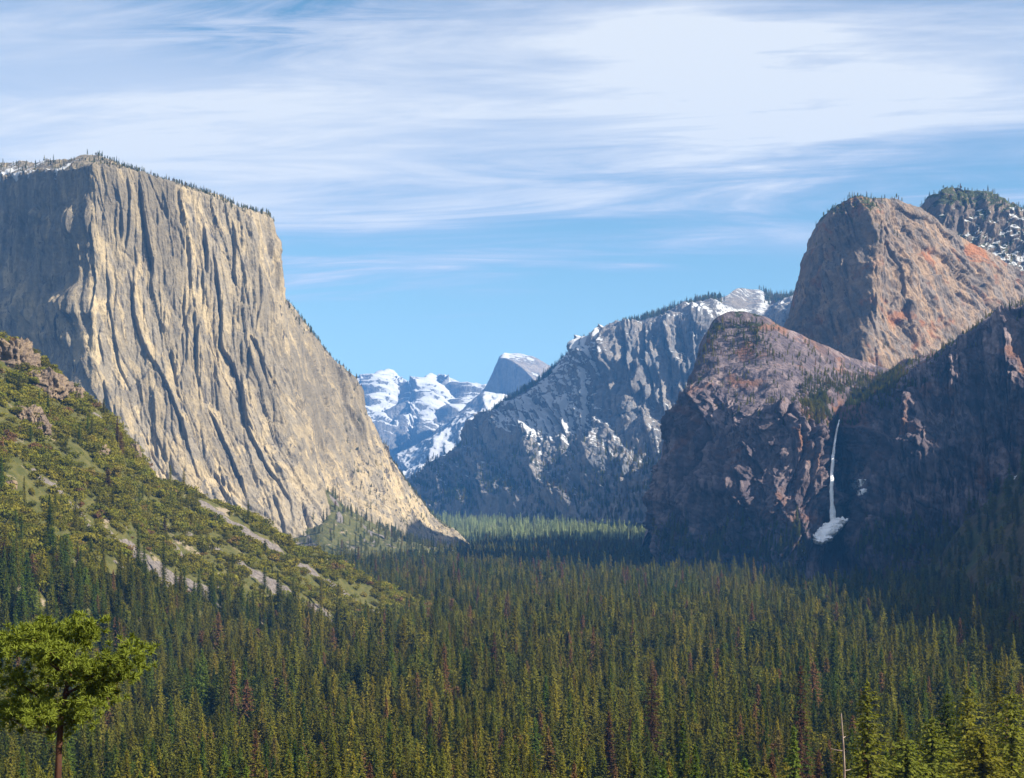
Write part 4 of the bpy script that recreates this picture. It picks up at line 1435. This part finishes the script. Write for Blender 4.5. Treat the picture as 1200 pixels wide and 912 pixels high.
def outcrop(px, py, w, h, label, seed, dep=None):
    hp, hn_ = cast(hbvh, px, py)
    if hp is None:
        hp, hn_ = cast(hbvh, px, py + 15)
    r2 = np.random.default_rng(seed)
    s = hp.y / F
    nu, nv = 130, 70
    A, T = np.meshgrid(np.linspace(0, 2 * math.pi, nu), np.linspace(-.5, math.pi / 2, nv))
    sx, sz, sy = w * s / 2, h * s * .62, (dep or w * .6) * s / 2 * 1.6
    ca = np.sign(np.cos(A)) * np.abs(np.cos(A))**.75
    sa_ = np.sign(np.sin(A)) * np.abs(np.sin(A))**.75
    ct, st_ = np.abs(np.cos(T))**.5, np.sign(np.sin(T)) * np.abs(np.sin(T))**.8
    G = np.stack([sx * ca * ct, sy * sa_ * ct, sz * st_], -1)
    rad = G / np.maximum(np.linalg.norm(G, axis=-1, keepdims=True), 1e-6)
    o_ = seed * 13.7
    ua = G[..., 0] + G[..., 1] * .7 + o_
    q = blocks(ua, G[..., 2], 9, 14, seed)[0] * 5 + blocks(ua * 1.1, G[..., 2] + ua * .3, 4, 5, seed + 3)[0] * 2.2 + fbm(G[..., 0] / 12 + o_, G[..., 1] / 12, G[..., 2] / 12, 5, seed + 3, .6) * 3.5
    q = q - 2.6 * crack2(ua, G[..., 2], 8, 40, seed + 9, .05)
    G = G + rad * q[..., None] * np.clip(sx / 14, .35, 1)
    vg = np.full(G.shape[:2], -.9) + .65 * sstep(.3, .8, normals(G)[..., 2])
    me = mesh('rock_outcrop', G.reshape(-1, 3), grid_faces(nv, nu), m_out, True, {'snow': vg * 0 - 9, 'veg': vg})
    o = obj('rock_outcrop', me, label=label, category='rock')
    o.location = hp - Vector((0, 0, sz * .25))
    return o


outcrop(16, 418, 52, 40, 'tallest rock knob on top of the hillside at the left edge', 1)
outcrop(56, 452, 46, 34, 'dark cracked rock outcrop beside the shaded cliff face', 2)
outcrop(86, 462, 22, 24, 'small dark rock tooth right of the cracked outcrop', 3)
outcrop(28, 486, 40, 22, 'low pale rock band below the rock knob', 4)
outcrop(46, 498, 24, 22, 'small pale rock below the cracked outcrop', 5)
outcrop(156, 536, 18, 34, 'narrow pale rock buttress at the step in the hillside skyline', 6)
outcrop(112, 528, 28, 13, 'flat pale rock ledge left of the narrow buttress', 7)
outcrop(12, 568, 12, 9, 'small tan boulder at the left edge of the hillside', 8)

# ------------------------------------------------------------------ waterfall and snow below it
fG = MTN['cliff.002'][0]
fbvh = BVHTree.FromPolygons([tuple(v) for v in fG.reshape(-1, 3)], [tuple(f) for f in grid_faces(*fG.shape[:2])])
m, n = new_mat('falling_water')
pos = n('ShaderNodeNewGeometry').outputs['Position']
v = n.noise(n.vmath('MULTIPLY', pos, (1 / 1.6, 1 / 1.6, 1 / 24)), 1, 5, .7)
col = n.mix(n.step(v, .35, .65), (.88, .90, .92), (.98, .98, .98))
out(n, n('ShaderNodeBsdfPrincipled', {'Base Color': col, 'Roughness': .6}).outputs[0])
cl = [(983.5, 492), (981.5, 500), (978.5, 515), (976.5, 532), (975, 555), (974.5, 580), (975.5, 600), (976.5, 614)]
hw = [1.8, 2.4, 2.7, 2.9, 3.3, 3.8, 4.8, 6.4]
ts = np.linspace(0, len(cl) - 1, 160)
pp_ = hermite(np.arange(len(cl)), np.array(cl, float), ts)
q = np.array([min(cast(fbvh, a + o_, b)[0].y for o_ in (-3, 0, 3)) for a, b in pp_])
q = np.minimum.accumulate(q) - 7
q = blur(q, 6)
pa = np.array([P(a, b, d) for (a, b), d in zip(pp_, q)])
ww = np.interp(ts, np.arange(len(cl)), hw)
ring = 8
strands = []
wr = np.random.default_rng(77)
tn = np.linspace(0, 1, len(pa))
for k in range(11):
    off = 0 if k == 0 else wr.uniform(-.8, .8)
    a0, a1 = (0, 159) if k < 3 else sorted(wr.choice(160, 2, replace=False))
    if a1 - a0 < 30:
        a1 = min(159, a0 + 45)
    q_ = pa[a0:a1 + 1].copy()
    t_ = tn[a0:a1 + 1]
    u_ = np.linspace(0, 1, len(q_))
    q_[:, 0] += off * ww[a0:a1 + 1] + 1.5 * (.4 + t_) * fbm(q_[:, 2] / 16, 0 * t_ + k * 5.1, 0 * t_, 4, 941 + k)
    q_[:, 1] -= wr.uniform(0, 2.5)
    rad = ww[a0:a1 + 1] * (.62 if k == 0 else wr.uniform(.2, .42)) * (.75 + .6 * np.abs(fbm(q_[:, 2] / 9, 0 * t_ + k, 0 * t_, 3, 960 + k)))
    if k >= 1:
        rad = rad * np.clip(np.minimum(u_, 1 - u_) * 6, .05, 1)
    strands.append(tube(q_, rad, ring))
V, Fc = join(strands)
obj('waterfall', mesh('waterfall', V, Fc, m), label='tall thin white waterfall dropping down the shaded cliff recess', category='waterfall')

m_snow = plain('snow', (.86, .87, .89), (.93, .93, .94), .15, coord='World', bump=.4)


def inside(poly, x, y):
    c = np.zeros(x.shape, bool)
    for (x1, y1), (x2, y2) in zip(poly, poly[1:] + poly[:1]):
        c ^= ((y1 > y) != (y2 > y)) & (x < (x2 - x1) * (y - y1) / (y2 - y1 + 1e-9) + x1)
    return c


def snow_patch(poly, label, thick=3.0, name='snow_patch', step=.6):
    xs_ = np.arange(min(p[0] for p in poly) - 1, max(p[0] for p in poly) + 1, step)
    ys_ = np.arange(min(p[1] for p in poly) - 1, max(p[1] for p in poly) + 1, step)
    X_, Y_ = np.meshgrid(xs_, ys_)
    wob = fbm(X_ / 4, Y_ / 4, 0 * X_, 3, 951) * 1.6
    ins = inside(poly, X_ + wob, Y_ + wob * .6)
    lev, cur = np.zeros(X_.shape), ins.copy()
    for _ in range(5):
        cur = cur & np.roll(cur, 1, 0) & np.roll(cur, -1, 0) & np.roll(cur, 1, 1) & np.roll(cur, -1, 1)
        lev += cur
    V, idm = [], -np.ones(X_.shape, int)
    for i in range(X_.shape[0]):
        for j in range(X_.shape[1]):
            h, nn_ = cast(fbvh, X_[i, j], Y_[i, j])
            if h is None:
                continue
            h = h + Vector((0, -.8, .6)) * (.3 + thick * .45 * lev[i, j])
            idm[i, j] = len(V)
            V.append(tuple(h))
    Fc = []
    for i in range(X_.shape[0] - 1):
        for j in range(X_.shape[1] - 1):
            k = [idm[i, j], idm[i, j + 1], idm[i + 1, j + 1], idm[i + 1, j]]
            if min(k) >= 0 and int(ins[i, j]) + int(ins[i, j + 1]) + int(ins[i + 1, j + 1]) + int(ins[i + 1, j]) >= 2:
                Fc.append(k[::-1])
    if not Fc:
        return
    print(name, len(V), len(Fc), V[len(V) // 2])
    o = obj(name, mesh(name, np.array(V), np.array(Fc), m_snow), label=label, category='snow')
    return o


fan = [[(977, 608), (981, 607), (986, 606.5), (992, 607.5)], [(966, 615), (973, 613.5), (981, 613), (989, 615)], [(957, 622), (964, 620), (972, 619.5), (980, 623)],
       [(954, 627), (960, 627), (967, 627.5), (973, 631)], [(957, 633), (960, 634), (964, 635), (969, 634)]]
rows_ = []
dl = pa[-1, 1] - 6
for k, rw in enumerate(fan):
    hits = [cast(fbvh, a, b)[0] for a, b in rw]
    dl = min([dl - (8 if k else 0)] + [h.y - 5 for h in hits if h is not None])
    bul = [0, -3, -3, 0]
    rows_.append([P(a, b, dl + q_) for (a, b), q_ in zip(rw, bul)])
C = np.array(rows_)
tt = np.linspace(0, 3, 40)
G = hermite(np.arange(4), C.transpose(1, 0, 2), tt).transpose(1, 0, 2)
G = hermite(np.arange(5), G, np.linspace(0, 4, 50))
G = G + fbm(G[..., 0] / 9, G[..., 1] / 9, G[..., 2] / 9, 4, 955)[..., None] * np.array([1.6, -.8, .9])
G[..., 0] += fbm(G[..., 2] / 6, G[..., 1] / 30, 0 * G[..., 0], 4, 957, .7) * 5.5
G[..., 2] += fbm(G[..., 0] / 6, G[..., 1] / 30, 0 * G[..., 0], 4, 958, .7) * 3.0
rim_ = G.copy()
bk_ = G + np.array([0, 9.0, -5.0])
i_ = np.arange(50 * 40).reshape(50, 40)
loop = np.r_[i_[0, :], i_[1:, -1], i_[-1, -2::-1], i_[-2:0:-1, 0]]
side = [(a, b, b + 2000, a + 2000) for a, b in zip(loop, np.roll(loop, -1))]
Fc = np.concatenate([grid_faces(50, 40)[:, ::-1], grid_faces(50, 40) + 2000, np.array(side)])
obj('snow_cone', mesh('snow_cone', np.concatenate([G.reshape(-1, 3), bk_.reshape(-1, 3)]), Fc, m_snow), label='white snow cone at the foot of the waterfall', category='snow')
snow_patch([(998, 566), (1004, 563), (1015, 561), (1010, 570), (1000, 574)], 'upper snow patch on a ledge right of the waterfall', 2.5)
snow_patch([(1003, 577), (1008, 573), (1016, 573), (1012, 579), (1005, 581)], 'lower snow patch on a ledge right of the waterfall', 2.5)
snow_patch([(938, 645), (942, 643), (944, 648), (940, 650)], 'tiny snow patch in the trees below the snow cone', 2.0)

m = bpy.data.materials.new('mist')
m.use_nodes = True
m.node_tree.nodes.clear()
n = N(m.node_tree)
pv = n('ShaderNodeVolumePrincipled', {'Color': (.96, .97, 1.0, 1), 'Density': .005})
o = n('ShaderNodeOutputMaterial')
m.node_tree.links.new(pv.outputs[0], o.inputs['Volume'])
A, T = np.meshgrid(np.linspace(0, 2 * math.pi, 33)[:-1], np.linspace(-math.pi / 2 + .02, math.pi / 2 - .02, 18))
G = np.stack([np.cos(T) * np.cos(A) * 15, np.cos(T) * np.sin(A) * 9, np.sin(T) * 26 + 4], -1)
G = G * (1 + .25 * fbm(G[..., 0] / 12, G[..., 1] / 12, G[..., 2] / 16, 3, 961))[..., None]
Fm = [(i * 32 + j, i * 32 + (j + 1) % 32, (i + 1) * 32 + (j + 1) % 32, (i + 1) * 32 + j) for i in range(17) for j in range(32)]
o = obj('mist', mesh('mist', G.reshape(-1, 3), Fm, m), kind='stuff', label='faint spray drifting at the foot of the waterfall', category='mist')
o.location = (pa[-1, 0], pa[-1, 1] - 6, pa[-1, 2] + 14)

# ------------------------------------------------------------------ light, sky, haze, camera
SUN_AZ, SUN_EL = 113.0, 34.0            # clockwise from the view direction
sd = Vector((math.sin(R(SUN_AZ)) * math.cos(R(SUN_EL)), math.cos(R(SUN_AZ)) * math.cos(R(SUN_EL)), math.sin(R(SUN_EL))))
sl = bpy.data.lights.new('sun', 'SUN')
sl.energy = 5.0
sl.angle = R(.53)
sl.color = (1.0, .90, .74)
so = link(bpy.data.objects.new('sun', sl))
so.rotation_euler = sd.to_track_quat('Z', 'Y').to_euler()
so.location = sd * 3000

w = bpy.data.worlds.new('World')
SC.world = w
w.use_nodes = True
w.node_tree.nodes.clear()
n = N(w.node_tree)
skyt = n('ShaderNodeTexSky', sky_type='NISHITA', sun_disc=False, sun_elevation=R(SUN_EL), sun_rotation=R(SUN_AZ), altitude=1200, air_density=1.0, dust_density=.4, ozone_density=1.6)
tc_ = n('ShaderNodeTexCoord').outputs['Generated']
s = n('ShaderNodeSeparateXYZ', {0: tc_})
dx, dy, dz = s.outputs
ay = n.math('MAXIMUM', n.math('ABSOLUTE', dy), .05)
az = n.math('DIVIDE', dx, ay)
el = n.math('DIVIDE', dz, ay)
zz = n.math('MAXIMUM', n.math('ADD', dz, .05), .03)
cu, cv = n.math('DIVIDE', dx, zz), n.math('DIVIDE', dy, zz)
cp = n('ShaderNodeCombineXYZ', {0: n.math('ADD', cu, n.math('MULTIPLY', cv, .25)), 1: n.math('ADD', cv, n.math('MULTIPLY', cu, .10)), 2: 0.0}).outputs[0]
st = n.noise(n.vmath('MULTIPLY', cp, (.75, 2.1, 1)), 1.0, 7, .6, 1.3)
st2 = n.noise(n.vmath('MULTIPLY', cp, (1.6, 5.2, 1)), 1.0, 6, .62, 1.2)
lo_ = n.noise(n.vmath('MULTIPLY', cp, (.35, .6, 1)), 1.0, 3, .5)


def blob(a0, e0, ra, re):
    a = n.math('DIVIDE', n.math('SUBTRACT', az, a0), ra)
    b = n.math('DIVIDE', n.math('SUBTRACT', el, e0), re)
    d = n.math('ADD', n.math('MULTIPLY', a, a), n.math('MULTIPLY', b, b))
    return n.math('POWER', 2.718, n.math('MULTIPLY', d, -1.0))


px2a = lambda p: (p - CX) / F
py2e = lambda p: (HY - p) / F
band = n.step(n.math('ADD', el, n.math('ADD', n.math('MULTIPLY', az, -.06), n.math('ADD', n.math('MULTIPLY', n.math('SUBTRACT', st, .5), .20), n.math('MULTIPLY', n.math('SUBTRACT', lo_, .5), .22)))), py2e(335), py2e(205))
dn = n.math('ADD', n.math('MULTIPLY', st, .9), n.math('MULTIPLY', st2, .42))
dn = n.math('ADD', dn, n.math('MULTIPLY', lo_, .25))
dens_ = n.step(dn, .60, 1.0)
dens_ = n.math('MULTIPLY', n.math('ADD', .46, n.math('MULTIPLY', dens_, .50)), band)
tex_ = n.math('ADD', .25, n.math('MULTIPLY', n.step(n.math('ADD', st, n.math('MULTIPLY', st2, .6)), .55, 1.0), .9))
dens_ = n.math('ADD', dens_, n.math('MULTIPLY', n.math('MULTIPLY', blob(px2a(890), py2e(120), .10, .050), .55), tex_))
dens_ = n.math('ADD', dens_, n.math('MULTIPLY', blob(px2a(230), py2e(130), .20, .06), .22))
dens_ = n.math('ADD', dens_, n.math('MULTIPLY', blob(px2a(1080), py2e(95), .09, .022), .35))
dens_ = n.math('ADD', dens_, n.math('MULTIPLY', blob(px2a(780), py2e(60), .05, .04), .3))
dens_ = n.math('ADD', dens_, n.math('MULTIPLY', blob(px2a(940), py2e(280), .045, .010), .35))
hole = n.math('MULTIPLY', blob(px2a(318), py2e(26), .085, .022), n.step(n.math('ADD', st2, n.math('MULTIPLY', lo_, .6)), .95, .62))
dens_ = n.math('SUBTRACT', dens_, n.math('MULTIPLY', hole, .95))
dens_ = n.math('SUBTRACT', dens_, n.math('MULTIPLY', blob(px2a(620), py2e(-5), .5, .012), .25))
dens_ = n.math('MINIMUM', n.math('MAXIMUM', dens_, 0.0), 1.0)
cloud_v = n.math('ADD', .62, n.math('MULTIPLY', n.math('MULTIPLY', dens_, dens_), .45))
ccol = n.mix(dens_, (.72, .73, .95), (.93, .96, .98))
# at Background strength .1 the cloud radiance is ten times its picture value
cc = n.vmath('SCALE', ccol)
cc.node.inputs['Scale'].default_value = 6.3
nt = w.node_tree
sat = n('ShaderNodeHueSaturation', {'Saturation': 1.15, 'Value': 1.0, 'Color': skyt.outputs[0]}).outputs[0]
sat = n.vmath('MULTIPLY', sat, (1.15, 1.14, .93))
mixc = n.mix(dens_, sat, cc)
bg = n('ShaderNodeBackground', {'Color': mixc, 'Strength': .054})
o = n('ShaderNodeOutputWorld')
nt.links.new(bg.outputs[0], o.inputs[0])

m = bpy.data.materials.new('haze')
m.use_nodes = True
m.node_tree.nodes.clear()
n = N(m.node_tree)
pv = n('ShaderNodeVolumePrincipled', {'Color': (.10, .38, 1.0, 1), 'Density': 3.7e-5, 'Anisotropy': 0.0})
o = n('ShaderNodeOutputMaterial')
m.node_tree.links.new(pv.outputs[0], o.inputs['Volume'])
x0, x1, y0, y1, z0, z1 = -26000, 26000, -4000, 28000, float(Zg.min()) - 40, 2100
V = [(x, y, z) for z in (z0, z1) for x, y in ((x0, y0), (x1, y0), (x1, y1), (x0, y1))]
obj('haze', mesh('haze', V, [(3, 2, 1, 0), (4, 5, 6, 7), (0, 1, 5, 4), (1, 2, 6, 5), (2, 3, 7, 6), (3, 0, 4, 7)], m, False), kind='stuff', label='thin blue air filling the valley', category='haze')

cam = bpy.data.cameras.new('camera')
cam.lens = 51.0
cam.sensor_width = 36.0
cam.shift_y = (HY - 456) / 1200.0
cam.clip_start = .5
cam.clip_end = 60000
co = link(bpy.data.objects.new('camera', cam))
co.location = EYE
co.rotation_euler = (R(90), 0, 0)
SC.camera = co

SC.view_settings.view_transform = 'Standard'
SC.view_settings.look = 'None'
SC.view_settings.exposure = 1.5
SC.view_settings.gamma = 1.0
cy_ = SC.cycles
cy_.max_bounces = 4
cy_.diffuse_bounces = 2
cy_.glossy_bounces = 1
cy_.transmission_bounces = 2
cy_.volume_bounces = 0
cy_.use_denoising = True
cy_.denoiser = 'OPENIMAGEDENOISE'
cy_.denoising_input_passes = 'RGB_ALBEDO_NORMAL'
cy_.denoising_prefilter = 'ACCURATE'
cy_.caustics_reflective = cy_.caustics_refractive = False
